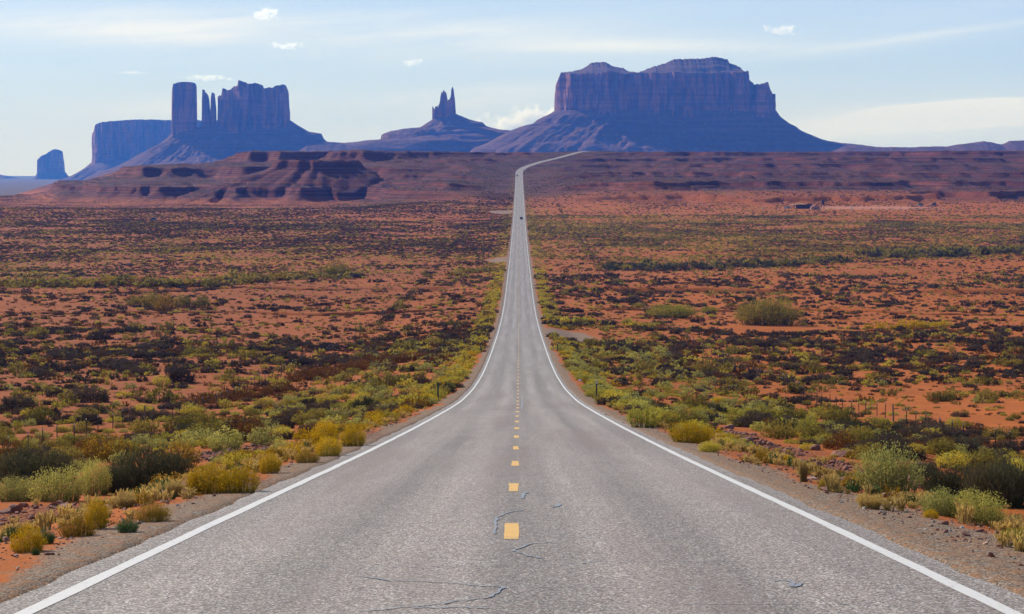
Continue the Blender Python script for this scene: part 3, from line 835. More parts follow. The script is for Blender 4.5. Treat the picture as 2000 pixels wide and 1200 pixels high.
def plant_mesh(kind, lod, seed):
    rg = np.random.default_rng(seed)
    pmax, upr, l0, lfac, lump, ldens = SHAPE[kind]
    ns, nl, ls, lr, sw = LOD[lod]
    nl = int(nl * ldens)
    nS = max(ns, 30)
    if lod <= 1:
        nS = ns
    az = rg.uniform(0, 2 * math.pi, nS)
    cp = rg.uniform(math.cos(R(pmax)), 1, nS)
    po = np.arccos(cp)
    env = 1 + lump * fbm(np.cos(az) * 2.2 + seed, np.sin(az) * 2.2 + po * 2.0, 2, seed) + rg.normal(0, 0.05, nS)
    env = np.clip(env, 0.45, 1.15)
    sp = np.sin(po)
    end = np.stack([0.5 * env * sp ** 0.8 * np.cos(az), 0.5 * env * sp ** 0.8 * np.sin(az), env * np.cos(po) ** 0.75 * 0.92 + 0.02], 1)
    if kind in ('yellow', 'gold', 'green', 'pale', 'olive'):
        # round clump carried a little above a narrower foot
        cp = rg.uniform(math.cos(R(112)), 1, nS)
        po = np.arccos(cp)
        sp = np.sin(po)
        end = np.stack([0.5 * env * sp * np.cos(az), 0.5 * env * sp * np.sin(az), np.maximum(0.04, (0.42 + 0.56 * np.cos(po)) * (0.55 + 0.45 * env))], 1)
    br = 0.24 + 0.18 * (1 - upr)
    base = np.stack([end[:, 0] * br * 2, end[:, 1] * br * 2, np.full(nS, -0.03)], 1)
    mid = (base + end) / 2
    mid[:, :2] *= (1 - 0.25 * upr)
    mid[:, 2] += 0.08 * env

    def along(i, q):
        q = q[:, None]
        return base[i] * (1 - q) ** 2 + mid[i] * 2 * q * (1 - q) + end[i] * q ** 2

    V, T = [], []
    if ns:
        i = np.arange(nS)
        tang = end - base
        side = np.cross(tang, rg.normal(size=(nS, 3)))
        side /= np.linalg.norm(side, axis=1)[:, None] + 1e-9
        lev = [along(i, np.full(nS, q)) for q in (0.0, 0.5, 1.0)]
        ws = [sw, sw * 0.75, sw * 0.3]
        strips = []
        for a in range(2):
            quad = np.stack([lev[a] - side * ws[a], lev[a] + side * ws[a], lev[a + 1] + side * ws[a + 1], lev[a + 1] - side * ws[a + 1]], 1)
            V.append(quad.reshape(-1, 3))
            T.append(np.tile(np.array([0, 0, .25, .25]) + a * 0.2, nS))
    i = rg.integers(0, nS, nl)
    q = l0 + (1 - l0) * rg.uniform(0, 1, nl) ** 0.55
    c = along(i, q) + rg.normal(0, 0.042, (nl, 3))
    if lod >= 2:
        c = along(i, q) + rg.normal(0, 0.04, (nl, 3))
    c[:, 2] = np.maximum(c[:, 2], 0.015)
    dr = end[i] - base[i]
    dr /= np.linalg.norm(dr, axis=1)[:, None]
    dr = dr + rg.normal(0, 0.55 if lfac < 2 else 0.25, (nl, 3))
    dr /= np.linalg.norm(dr, axis=1)[:, None]
    sd = np.cross(dr, rg.normal(size=(nl, 3)))
    sd /= np.linalg.norm(sd, axis=1)[:, None] + 1e-9
    sz_ = ls * rg.uniform(0.6, 1.35, nl)[:, None]
    ln = dr * sz_ * lr * 0.5 * lfac ** 0.7
    wd = sd * sz_ * 0.5 / lfac ** 0.3
    quad = np.stack([c - ln, c + wd * 0.9 - ln * 0.1, c + ln, c - wd * 0.9 + ln * 0.05], 1)
    V.append(quad.reshape(-1, 3))
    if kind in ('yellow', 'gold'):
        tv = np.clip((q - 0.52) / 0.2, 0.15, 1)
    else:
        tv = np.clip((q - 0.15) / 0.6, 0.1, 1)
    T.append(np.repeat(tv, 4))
    V = np.concatenate(V)
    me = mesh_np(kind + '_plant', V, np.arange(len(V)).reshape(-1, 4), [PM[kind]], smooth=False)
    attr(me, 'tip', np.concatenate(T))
    return me


_cache = {}
KSEED = {k: i * 1000 for i, k in enumerate(SHAPE)}


def pm(kind, lod, var):
    key = (kind, lod, var)
    if key not in _cache:
        _cache[key] = plant_mesh(kind, lod, KSEED[kind] + lod * 100 + var + 1)
    return _cache[key]


NAME = {'yellow': ('rabbitbrush', 'shrub'), 'gold': ('rabbitbrush', 'shrub'), 'green': ('rabbitbrush', 'shrub'), 'pale': ('sagebrush', 'shrub'), 'dark': ('blackbrush', 'shrub'),
        'jointfir': ('joint_fir', 'shrub'), 'olive': ('tamarisk', 'bush'), 'rust': ('tumbleweed', 'dry plant'), 'straw': ('grass_tuft', 'grass'), 'weed': ('weed', 'plant')}


def put_plant(kind, x, d, wdt, hgt, lod, label, group=None, seed=None, sink=0.03):
    sd = int(abs(x * 977 + d * 131)) if seed is None else seed
    o = bpy.data.objects.new(NAME[kind][0], pm(kind, lod, sd % (7 if lod else 3)))
    link(o, label=label, category=NAME[kind][1], group=group)
    o.location = (x, d, H(x, d) - sink)
    o.rotation_euler = (0, 0, (sd * 1.7) % 6.283)
    o.scale = (wdt, wdt, hgt)
    return o


# plants surveyed one by one: kind, X of centre, Y of foot, width px, height px (of the 2000 px photograph), label
HERO = [
    ('jointfir', 290, 958, 150, 74, 'large dark grey green broom like mound left of the road, behind the pale brush'),
    ('jointfir', 228, 966, 62, 58, 'upright dark grey green clump between the pale brush and the large dark mound'),
    ('jointfir', 60, 946, 150, 62, 'dark grey green mound at the left edge behind the pale brush'),
    ('pale', 35, 980, 76, 40, 'pale green brush clump nearest the left edge beside the boulder'),
    ('pale', 112, 980, 96, 56, 'widest pale green brush clump in front of the dark mounds'),
    ('pale', 184, 968, 60, 56, 'pale green brush with yellow tips touching the dark mound'),
    ('yellow', 404, 966, 88, 58, 'bright yellow rabbitbrush by the left shoulder, left one of a touching pair'),
    ('yellow', 466, 964, 76, 52, 'bright yellow rabbitbrush by the left shoulder, right one of a touching pair'),
    ('yellow', 526, 926, 44, 42, 'small round yellow rabbitbrush alone by the left shoulder in front of the red rubble'),
    ('gold', 346, 916, 78, 54, 'orange gold bush behind the touching yellow pair'),
    ('gold', 208, 902, 80, 52, 'straw coloured airy bush behind the large dark mound'),
    ('yellow', 56, 1080, 66, 56, 'nearest yellow brown bush at the lower left corner'),
    ('weed', 92, 1064, 34, 34, 'grey green weed leaning on the nearest yellow brown bush'),
    ('gold', 150, 1050, 64, 40, 'low golden bush between the lower left bush and the tall thin yellow one'),
    ('yellow', 188, 1036, 46, 62, 'tall thin yellow bush on bare red dirt at lower left'),
    ('weed', 250, 1041, 44, 30, 'small dark green leafy weed at the edge of the left gravel'),
    ('gold', 300, 1020, 58, 40, 'sprawling golden weed beside the left gravel'),
    ('weed', 306, 1010, 44, 16, 'low green weed at the foot of the sprawling golden one'),
    ('weed', 337, 977, 12, 16, 'tiny dark green sprout on red dirt before the yellow pair'),
    ('gold', 88, 1022, 40, 18, 'flat yellow tuft on red dirt left of the tall thin yellow bush'),
    ('weed', 70, 1086, 16, 18, 'green sprig at the foot of the nearest yellow brown bush'),
    ('yellow', 632, 868, 52, 46, 'tall yellow green rabbitbrush at the back of the left roadside row'),
    ('yellow', 640, 892, 56, 38, 'bright yellow rabbitbrush at the near end of the left roadside row'),
    ('yellow', 690, 872, 54, 42, 'second bright yellow rabbitbrush in the left roadside row'),
    ('gold', 600, 905, 44, 28, 'low golden bush where the left roadside row peters out'),
    ('rust', 480, 862, 80, 52, 'brown leafless bush beyond the red rubble on the left'),
    ('pale', 440, 884, 62, 40, 'grey green bush left of the red rubble'),
    ('olive', 130, 905, 60, 34, 'olive brown bush behind the left dark mound'),
    ('rust', 20, 905, 56, 42, 'brown bush at the left edge behind the dark mound'),
    ('green', 372, 812, 42, 24, 'yellow green dome shrub with dark foot before the left fence'),
    ('dark', 352, 750, 50, 28, 'very dark round shrub alone on bare ground beyond the left fence'),
    ('green', 316, 755, 30, 20, 'pale green round shrub touching the very dark one'),
    ('dark', 170, 787, 76, 32, 'broad dark shrub beyond the left fence posts'),
    ('dark', 30, 806, 70, 30, 'long dark shrub at the left edge beyond the fence'),
    ('yellow', 1350, 866, 84, 40, 'broad yellow green rabbitbrush beside the right shoulder before the red rubble'),
    ('green', 1386, 884, 42, 22, 'low green bush at the foot of the broad one on the right shoulder'),
    ('gold', 1309, 833, 32, 30, 'rust gold bush left of the right red rubble'),
    ('green', 1258, 836, 56, 42, 'yellow green bush touching the rust gold one on the right shoulder'),
    ('pale', 1736, 966, 116, 80, 'largest pale green feathery bush right of the road'),
    ('jointfir', 1860, 972, 130, 62, 'dark olive thicket behind the pale feathery bush on the right'),
    ('jointfir', 1955, 992, 130, 100, 'tall dark olive thicket at the right edge'),
    ('pale', 1838, 1008, 80, 44, 'pale sage in front of the right dark thicket'),
    ('pale', 1912, 1022, 92, 54, 'silvery sage with bare grey twigs nearest the right edge'),
    ('yellow', 1817, 1012, 32, 20, 'small yellow cushion in front of the pale sage on the right'),
    ('dark', 1728, 893, 94, 38, 'black brown shrub behind the large pale feathery bush'),
    ('green', 1860, 918, 58, 34, 'yellow topped grey shrub above the right dark thicket'),
    ('green', 1820, 858, 36, 22, 'bright yellow green dome on orange sand right of the black brown shrub'),
    ('green', 1866, 841, 34, 25, 'round green shrub just before the right fence posts'),
    ('green', 1582, 824, 32, 20, 'round bright green shrub on orange sand beyond the right rubble'),
    ('olive', 1520, 858, 58, 36, 'olive shrub right of the red rubble'),
    ('gold', 1612, 958, 32, 28, 'small golden shrub before the flat grey stone on the right'),
    ('straw', 1569, 942, 26, 42, 'tall thin straw coloured stalks on the right dirt'),
    ('straw', 1700, 996, 74, 30, 'dry straw clump at the foot of the pale feathery bush'),
    ('green', 1990, 1056, 60, 26, 'low green cushion cut by the right edge'),
    ('jointfir', 1800, 930, 60, 30, 'dark twiggy shrub left of the yellow topped grey shrub'),
    ('rust', 1640, 880, 70, 34, 'brown dry brush right of the olive shrub'),
    ('olive', 1497, 637, 108, 52, 'large isolated olive tamarisk on the right in the valley'),
    ('green', 1315, 622, 88, 24, 'long low yellow green thicket left of the large tamarisk'),
    ('green', 1385, 612, 30, 13, 'small green bush between the long thicket and the large tamarisk'),
    ('gold', 318, 610, 36, 34, 'golden tall bush in the left valley wash'),
    ('olive', 296, 604, 34, 30, 'brown green bush just left of the golden tall bush in the valley'),
    ('olive', 264, 600, 30, 20, 'leftmost olive bush of the group in the left valley'),
    ('olive', 358, 602, 36, 22, 'olive bush right of the golden tall bush in the valley'),
    ('olive', 394, 602, 30, 22, 'rightmost olive bush of the group in the left valley'),
    ('olive', 655, 541, 52, 22, 'dark green bush at the right end of the left tree line'),
]
occupied = []
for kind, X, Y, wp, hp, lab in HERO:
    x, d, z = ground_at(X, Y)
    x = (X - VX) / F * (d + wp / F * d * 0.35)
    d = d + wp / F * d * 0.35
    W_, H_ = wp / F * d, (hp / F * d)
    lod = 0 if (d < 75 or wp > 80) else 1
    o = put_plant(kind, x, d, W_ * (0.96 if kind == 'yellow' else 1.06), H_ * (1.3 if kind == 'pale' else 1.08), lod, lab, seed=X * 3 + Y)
    occupied.append((x, d, W_ * 0.5))
occ = np.array(occupied)

# ---- the rest of the scrub
KINDS = ['yellow', 'gold', 'green', 'pale', 'dark', 'jointfir', 'olive', 'rust', 'straw']
KI = {k: i for i, k in enumerate(KINDS)}
SIZE = {'yellow': (0.72, 0.35, 0.62), 'gold': (0.7, 0.3, 0.6), 'green': (1.05, 0.4, 0.55), 'pale': (1.2, 0.4, 0.6), 'dark': (1.75, 0.6, 0.42), 'jointfir': (1.7, 0.5, 0.55),
        'olive': (1.9, 0.6, 0.6), 'rust': (1.3, 0.4, 0.55), 'straw': (0.5, 0.2, 0.7)}


def mixk(**k):
    v = np.zeros(len(KINDS))
    for a, b in k.items():
        v[KI[a]] = b
    return v


# zones by distance along the road (near edge, far edge), shrubs per m2, mix; left side then right side of the road
ZL = [(0, 95, .085, mixk(dark=3, jointfir=2, rust=3, pale=3, gold=3, green=2, olive=2, straw=2)),
      (95, 175, .105, mixk(dark=4, jointfir=1, rust=3, pale=3, gold=1.5, green=3, olive=2, straw=1)),
      (175, 245, .075, mixk(dark=3.6, rust=1, pale=1.2, green=3.5, gold=1, olive=1)),
      (245, 300, .06, mixk(dark=2.4, rust=1.5, pale=1, green=3, gold=1, olive=1)),
      (300, 470, .12, mixk(dark=9, rust=2, green=1.6, gold=.8, olive=.6)),
      (470, 545, .045, mixk(dark=3, green=1.5, rust=1, gold=.5)),
      (545, 650, .035, mixk(dark=4, green=.8, rust=1, gold=.3)),
      (650, 780, .05, mixk(dark=4, green=1.6, rust=.5, olive=.8)),
      (780, 950, .20, mixk(dark=3, green=3.2, rust=.6, olive=.8)),
      (950, 1500, .25, mixk(dark=6.5, green=1.4, rust=1.2, olive=.5)),
      (1500, 2000, .15, mixk(dark=5, green=.6, rust=1.2, olive=.3)),
      (2000, 3350, .12, mixk(dark=5, green=.4, rust=2, olive=.5))]
ZR = [(0, 95, .048, mixk(dark=5, jointfir=2, rust=3, pale=2.4, gold=2.5, green=2.5, olive=2, straw=2)),
      (95, 175, .085, mixk(dark=6, jointfir=1, rust=2, pale=1.5, gold=1, green=3, olive=1)),
      (175, 280, .085, mixk(dark=6, rust=1, pale=1, green=2.2, gold=.8, olive=1)),
      (280, 470, .085, mixk(dark=8, rust=1.5, green=1.8, gold=.8, olive=.5)),
      (470, 560, .02, mixk(dark=3, green=1.0, rust=.6, gold=.3)),
      (560, 760, .05, mixk(dark=6, green=1.2, rust=.6, olive=.6)),
      (760, 900, .07, mixk(dark=3, green=2, rust=.6, olive=1)),
      (900, 1560, .27, mixk(dark=3, green=4, gold=.8, olive=1.8, rust=.6)),
      (1560, 1700, .05, mixk(dark=2, green=3, olive=1)),
      (1700, 2000, .05, mixk(dark=5, green=1.4, rust=.5, olive=1)),
      (2000, 3350, .12, mixk(dark=5, green=.4, rust=2, olive=.5))]


def sample_zone(z, side):
    a, b, rho, mk = z
    wA, wB = 20 + 0.34 * a, 20 + 0.34 * b
    n = int((wA + wB) / 2 * (b - a) * rho * 1.9)
    d = np.sqrt(RNG.uniform(max(a, 9) ** 2, b ** 2, n))
    x = side * (5 + RNG.uniform(0, 1, n) * (15 + 0.34 * d))
    # soft patchy clumps
    cl = fbm(x / 16, d / 24, 3, 151) * 0.9 + fbm(x / 60, d / 110, 2, 157) * 0.8
    keep = RNG.uniform(0, 1, n) < np.clip(0.62 + cl * np.where(d < 300, 0.75, np.where(d > 780, 0.55, 0.9)), 0.03, 1.0)
    x, d = x[keep], d[keep]
    pk = mk[None, :] * np.ones((len(x), 1))
    cl2 = fbm(x / 22, d / 40, 2, 163)
    pk[:, KI['dark']] *= np.clip(1 + 1.6 * cl2, .25, 3)
    pk[:, KI['green']] *= np.clip(1 - 1.8 * cl2, .2, 3)
    pk = np.cumsum(pk, 1)
    u = RNG.uniform(0, 1, len(x)) * pk[:, -1]
    return x, d, (u[:, None] > pk).sum(1)


xs_, ds_, ks_ = [], [], []
for side, Z_ in ((-1, ZL), (1, ZR)):
    for z in Z_:
        x, d, k = sample_zone(z, side)
        xs_.append(x)
        ds_.append(d)
        ks_.append(k)


def line_of(n, fx, fd, probs, sc_=None):
    q = RNG.uniform(0, 1, n)
    x, d = fx(q), fd(q)
    pk = np.cumsum(mixk(**probs))
    k = (RNG.uniform(0, pk[-1], n)[:, None] > pk[None, :]).sum(1)
    xs_.append(x)
    ds_.append(d)
    ks_.append(k)
    return n


fixed_size = []
small_rng = []
# thick brush along both shoulders
for side, r0, n_near in ((-1, 5.5, 1.0), (1, 5.6, 1.0)):
    for (a, b, rho, pr, w_) in ((44, 130, 1.1, dict(yellow=6, gold=2, green=1), 1.9), (130, 330, .8, dict(yellow=4, gold=2, green=4), 2.4), (330, 800, .5, dict(yellow=3, green=5, gold=1.5), 3.5),
                                (800, 1700, .26, dict(yellow=1.5, green=6, gold=1), 6), (1700, 2600, .12, dict(green=5, gold=2), 4)):
        if side > 0:
            rho *= 0.8
            if a < 300:
                pr = dict(yellow=1.6, gold=2, green=5, pale=2)
        line_of(int((b - a) * w_ * rho), lambda q, r0=r0, w_=w_: side * (r0 + (RNG.uniform(0, 1, len(q)) ** 1.4) * w_), lambda q, a=a, b=b: a + (b - a) * q, pr)
    # pale and green belt between shoulder and fence
    line_of(520 if side < 0 else 700, lambda q: side * RNG.uniform(6.5, 24, len(q)), lambda q: 75 + 300 * q ** 0.9, dict(green=5, pale=5, yellow=1.0, gold=1, dark=.5))
    # brush blown against the fence lines
    line_of(420, lambda q: side * 30.5 + RNG.normal(0, .8, len(q)), lambda q: 480 + 1300 * q, dict(dark=5, rust=2, olive=1))
# small low forbs speckling the open ground
for side in (-1, 1):
    n_ = 17000
    dq = np.sqrt(RNG.uniform(90.0 ** 2, 1000.0 ** 2, n_))
    u_ = RNG.uniform(0, 1, n_)
    line_of(n_, lambda q: side * (5.5 + u_ * (8 + 0.26 * dq)), lambda q: dq, dict(dark=3, rust=2, gold=2, green=2, olive=2))
    small_rng.append((sum(len(a) for a in xs_) - n_, sum(len(a) for a in xs_)))
# sparse small plants close in
line_of(70, lambda q: -RNG.uniform(5.2, 9, len(q)), lambda q: 24 + 30 * q, dict(gold=3, straw=4, green=1))
line_of(110, lambda q: RNG.uniform(5.6, 10, len(q)), lambda q: 24 + 60 * q, dict(gold=3, straw=5, green=2, yellow=1))
n_plain = sum(len(a) for a in xs_)


def px_line(n, pts, jd, probs, size):
    """bushes following a wash; pts are surveyed skyline points on the ground"""
    P_ = [ground_at(X, Y)[:2] for X, Y in pts]
    tt = RNG.uniform(0, len(P_) - 1, n)
    x = np.interp(tt, range(len(P_)), [p[0] for p in P_]) + RNG.normal(0, 2, n)
    d = np.interp(tt, range(len(P_)), [p[1] for p in P_]) + RNG.normal(0, jd, n)
    pk = np.cumsum(mixk(**probs))
    k = (RNG.uniform(0, pk[-1], n)[:, None] > pk[None, :]).sum(1)
    xs_.append(x)
    ds_.append(d)
    ks_.append(k)
    fixed_size.append(np.full(n, size) * RNG.uniform(.6, 1.3, n))


px_line(230, [(0, 559), (150, 559), (300, 560), (430, 556), (560, 547)], 6, dict(olive=5, gold=1.5, rust=1.5, dark=2), 4.2)
px_line(60, [(560, 546), (640, 542), (690, 541)], 6, dict(olive=4, dark=3), 3.2)
px_line(260, [(1185, 525), (1300, 525), (1420, 522), (1560, 516), (1650, 512)], 10, dict(olive=3, dark=4, jointfir=3), 4.0)
px_line(220, [(1700, 500), (1800, 500), (1880, 494), (2000, 490)], 12, dict(dark=5, olive=4, jointfir=2), 5.0)
px_line(60, [(880, 537), (960, 530)], 6, dict(olive=4, rust=3), 2.4)
px_line(160, [(560, 745), (640, 735), (700, 720), (760, 705)], 5, dict(rust=1), 1.8)
px_line(90, [(380, 795), (460, 775), (560, 760)], 5, dict(rust=1), 1.4)
px_line(22, [(1270, 640), (1130, 632), (1070, 628)], 3, dict(yellow=2, green=3), 2.6)
px_line(26, [(1730, 642), (1800, 642), (1830, 640)], 2.5, dict(yellow=3, green=1), 2.6)

x = np.concatenate(xs_)
d = np.concatenate(ds_)
k = np.concatenate(ks_).clip(0, len(KINDS) - 1)
fx = np.concatenate([np.full(n_plain, np.nan)] + fixed_size)
S = np.array([SIZE[q] for q in KINDS])
wdt = np.clip(S[k, 0] + S[k, 1] * RNG.normal(0, 1, len(x)), 0.25, 3.4) * (0.75 + 0.25 * sstep(40, 160, d))
wdt = wdt * np.where((d > 60) & (d < 300), 0.82, np.where(d > 780, 0.66, 1.0))
wdt = np.where(np.isnan(fx), wdt, fx)
for a_, b_ in small_rng:
    wdt[a_:b_] *= 0.42
hgt = wdt * S[k, 2] * RNG.uniform(0.65, 1.1, len(x))
off = np.abs(x - XR(d))
x0 = x
x = x + XR(d) * (d > 2600)
wdt = np.where(d > 1900, wdt * 0.72, wdt)
hgt = np.where(d > 1900, hgt * 0.6, hgt)
off = np.abs(x - XR(d))
ok = off > np.where(d < 40, 4.95, 4.45) + wdt * 0.42
ok &= d > 20
# leave the rubble, tracks and surveyed plants free
for q, s_r in ((ground_at(1105, 655), (7, 30)), (ground_at(985, 507), (8, 30)), (ground_at(985, 415), (11, 34)), (ground_at(500, 885), (3.0, 8)), (ground_at(590, 872), (2.2, 6)), (ground_at(1400, 850), (2.2, 18)),
               (ground_at(1470, 875), (2.0, 8)), (ground_at(1560, 905), (2.0, 8)), (ground_at(1700, 406), (45, 22)), (ground_at(230, 985), (2.5, 3)), (ground_at(1660, 935), (1.9, 5)), (ground_at(1590, 900), (2.0, 9)), (ground_at(1500, 880), (1.8, 10)), (ground_at(1440, 845), (2.2, 14)), (ground_at(1500, 640), (14, 14))):
    ok &= np.hypot((x - q[0]) / s_r[0], (d - q[1]) / s_r[1]) > 1
for ox, od, orr in occupied:
    ok &= np.hypot(x - ox, (d - od) * (0.8 if od < 300 else 0.6)) > orr * 0.85 + wdt * 0.2
ok &= ~((d < 50) & (off < 10.5) & (wdt > 0.42))
ok &= ~((d < 75) & (off < 8.5) & (wdt > 0.6) & (x > 0))
x, d, k, wdt, hgt, off = x[ok], d[ok], k[ok], wdt[ok], hgt[ok], off[ok]
z = H(x, d)
Xp = VX + x / d * F
inside = (Xp > -20) & (Xp < 2020) & (HY - z / d * F < 1190)
score = np.where(inside, wdt / d, 0)
order = np.argsort(-score)
N_IND = 300 - len(HERO)
ind = order[:N_IND]
rest = order[N_IND:]

CW = {'yellow': 'bright yellow', 'gold': 'golden brown', 'green': 'yellow green', 'pale': 'pale grey green', 'dark': 'dark brown', 'jointfir': 'dark grey green', 'olive': 'olive', 'rust': 'rusty brown', 'straw': 'straw coloured'}
for i in ind:
    kd = KINDS[k[i]]
    side = 'left' if x[i] < 0 else 'right'
    zone = 'beside the %s gravel shoulder' % side if off[i] < 9 else ('between road and %s fence' % side if off[i] < 30 else 'beyond the %s fence line' % side)
    dist = 'in the foreground' if d[i] < 60 else ('a little way downhill' if d[i] < 110 else 'farther down the slope')
    lab = '%s %s %s, %s' % (CW[kd], NAME[kd][0].replace('_', ' '), zone, dist)
    put_plant(kd, float(x[i]), float(d[i]), float(wdt[i]), float(hgt[i]), 0 if d[i] < 42 else 1, lab, group=lab.split(',')[0] + ' ' + dist)


def gn_scatter(name, label, cat, pos, rot, scl, idx, sources, kind='stuff'):
    """one object whose points carry copies of the source meshes"""
    src = bpy.data.collections.new(name + '_sources')
    for j, mshape in enumerate(sources):
        src.objects.link(bpy.data.objects.new('%s_source_%03d' % (name, j), mshape))
    me = bpy.data.meshes.new(name)
    me.vertices.add(len(pos))
    me.vertices.foreach_set('co', np.asarray(pos, np.float32).ravel())
    for nm, ty, key, dat in (('rot', 'FLOAT_VECTOR', 'vector', rot), ('scl', 'FLOAT_VECTOR', 'vector', scl)):
        a = me.attributes.new(nm, ty, 'POINT')
        a.data.foreach_set(key, np.asarray(dat, np.float32).ravel())
    a = me.attributes.new('idx', 'INT', 'POINT')
    a.data.foreach_set('value', np.asarray(idx, np.int32))
    ob = bpy.data.objects.new(name, me)
    link(ob, kind=kind, label=label, category=cat)
    g = bpy.data.node_groups.new(name + '_nodes', 'GeometryNodeTree')
    g.interface.new_socket('Geometry', in_out='INPUT', socket_type='NodeSocketGeometry')
    g.interface.new_socket('Geometry', in_out='OUTPUT', socket_type='NodeSocketGeometry')
    N, L = g.nodes, g.links
    gi, go = N.new('NodeGroupInput'), N.new('NodeGroupOutput')
    ip = N.new('GeometryNodeInstanceOnPoints')
    ci = N.new('GeometryNodeCollectionInfo')
    ci.inputs['Collection'].default_value = src
    ci.inputs['Separate Children'].default_value = True
    ci.inputs['Reset Children'].default_value = True
    ip.inputs['Pick Instance'].default_value = True

    def na(nm, ty):
        n = N.new('GeometryNodeInputNamedAttribute')
        n.data_type = ty
        n.inputs['Name'].default_value = nm
        return n.outputs[0]
    mp = N.new('GeometryNodeMeshToPoints')
    L.new(gi.outputs[0], mp.inputs['Mesh'])
    L.new(mp.outputs[0], ip.inputs['Points'])
    L.new(ci.outputs[0], ip.inputs['Instance'])
    L.new(na('idx', 'INT'), ip.inputs['Instance Index'])
    e2r = N.new('FunctionNodeEulerToRotation')
    L.new(na('rot', 'FLOAT_VECTOR'), e2r.inputs[0])
    L.new(e2r.outputs[0], ip.inputs['Rotation'])
    L.new(na('scl', 'FLOAT_VECTOR'), ip.inputs['Scale'])
    L.new(ip.outputs[0], go.inputs[0])
    md = ob.modifiers.new('scatter', 'NODES')
    md.node_group = g
    return ob


srcs, base_of = [], {}
for lod, nv in ((1, 3), (2, 4), (3, 5)):
    for q in KINDS:
        base_of[(lod, KI[q])] = len(srcs)
        for v_ in range(nv):
            srcs.append(pm(q, lod, v_))
NV = {1: 3, 2: 4, 3: 5}
lodr = np.where(d[rest] < 210, 1, np.where(d[rest] < 620, 2, 3))
idx = np.zeros(len(rest), int)
for (lod, ki), b0 in base_of.items():
    m = (lodr == lod) & (k[rest] == ki)
    idx[m] = b0 + RNG.integers(0, NV[lod], m.sum())
n = len(rest)
print('scrub instances', n)
gn_scatter('desert_scrub', 'low desert scrub covering the plain to the mesa', 'scrub', np.stack([x[rest], d[rest], z[rest] - 0.03], 1),
           np.stack([np.zeros(n), np.zeros(n), RNG.uniform(0, 6.28, n)], 1), np.stack([wdt[rest], wdt[rest], hgt[rest]], 1), idx, srcs)

# tufts, straw and sprouts on the verges
n = 5200
q = RNG.uniform(0, 1, n)
d = 22 + 110 * q ** 1.3
side = np.where(RNG.uniform(0, 1, n) < 0.42, -1, 1)
o_ = 4.75 + np.abs(RNG.normal(0, 1, n)) * 2.6 + 0.2
x = side * o_
keep = fbm(x / 1.6, d / 2.6, 3, 171) > 0.05
keep &= ~((d < 34) & (o_ < 5.2) & (RNG.uniform(0, 1, n) < .6))
x, d = x[keep], d[keep]
n = len(x)
w_ = RNG.uniform(0.10, 0.34, n)
h_ = w_ * RNG.uniform(0.3, 0.9, n)
vs_ = [pm('straw', 2, a) for a in range(4)] + [pm('gold', 2, a) for a in range(2)] + [pm('weed', 2, a) for a in range(2)]
gn_scatter('dry_grass', 'dry straw tufts and sprouts along the gravel verges', 'grass', np.stack([x, d, H(x, d) - 0.01], 1), np.stack([np.zeros(n), np.zeros(n), RNG.uniform(0, 6.28, n)], 1),
           np.stack([w_, w_, h_], 1), np.where(RNG.uniform(0, 1, n) < .72, RNG.integers(0, 4, n), RNG.integers(4, 8, n)), vs_)


# ------------------------------------------------------------------ stones
def stone_mesh(seed, mat, flat=0.6):
    import bmesh
    bm = bmesh.new()
    bmesh.ops.create_icosphere(bm, subdivisions=3, radius=0.5)
    rg = random.Random(seed)
    cuts = [(Vector((rg.gauss(0, 1), rg.gauss(0, 1), rg.gauss(0, 1))).normalized(), rg.uniform(0.26, 0.42)) for _ in range(9)]
    for v in bm.verts:
        for nrm, dd_ in cuts:
            e = v.co.dot(nrm) - dd_
            if e > 0:
                v.co -= nrm * e
        v.co *= 1 + 0.10 * mnoise.noise(v.co * 4 + Vector((seed, 0, 0)))
        v.co.z *= flat
    me = bpy.data.meshes.new('stone')
    bm.to_mesh(me)
    bm.free()
    me.materials.append(mat)
    return me


M_STONE_GREY = simple('grey_pebble', (0.30, 0.26, 0.22), 0.9, var=0.4, scale=5)
STONES = [stone_mesh(i, M_STONE, 0.55 + 0.1 * (i % 3)) for i in range(7)] + [stone_mesh(30 + i, M_STONE_PALE, 0.6) for i in range(2)] + [stone_mesh(50 + i, M_STONE_GREY, 0.6) for i in range(3)]
for X, Y, wp, hp, mi, lab in (
        (24, 1002, 36, 24, 0, 'red brown boulder at the left edge before the pale brush'), (44, 992, 20, 14, 3, 'small red boulder behind the left edge boulder'),
        (1460, 868, 34, 16, 1, 'dark maroon boulder at the end of the right rubble'), (1653, 946, 42, 14, 2, 'flat grey red slab left of the pale feathery bush'),
        (1737, 971, 24, 16, 7, 'pale pink stone at the foot of the pale feathery bush'), (1618, 960, 32, 9, 4, 'flat dark red stone beside the small golden shrub'),
        (1648, 893, 50, 18, 5, 'long red boulder before the black brown shrub'), (1797, 916, 38, 18, 6, 'red boulder left of the yellow topped shrub'),
        (1390, 822, 40, 16, 0, 'smooth red boulder at the top of the right rubble heap'), (1594, 881, 20, 14, 1, 'small dark red stone behind the straw stalks'),
        (1588, 938, 18, 7, 8, 'pale flat stone beside the straw stalks'), (1975, 1018, 18, 10, 3, 'small red stone at the right edge behind the silvery sage'),
        (1425, 838, 24, 10, 5, 'squat red stone in the middle of the right rubble')):
    x, d, z = ground_at(X, Y)
    W_, H_ = wp / F * d, hp / F * d
    o = bpy.data.objects.new('boulder', STONES[mi])
    link(o, label=lab, category='boulder')
    o.location = (x, d + W_ * .3, z + H_ * 0.22)
    o.rotation_euler = (0.1, 0.05, X * 0.7)
    o.scale = (W_ * 1.15, W_, H_ * 1.7)

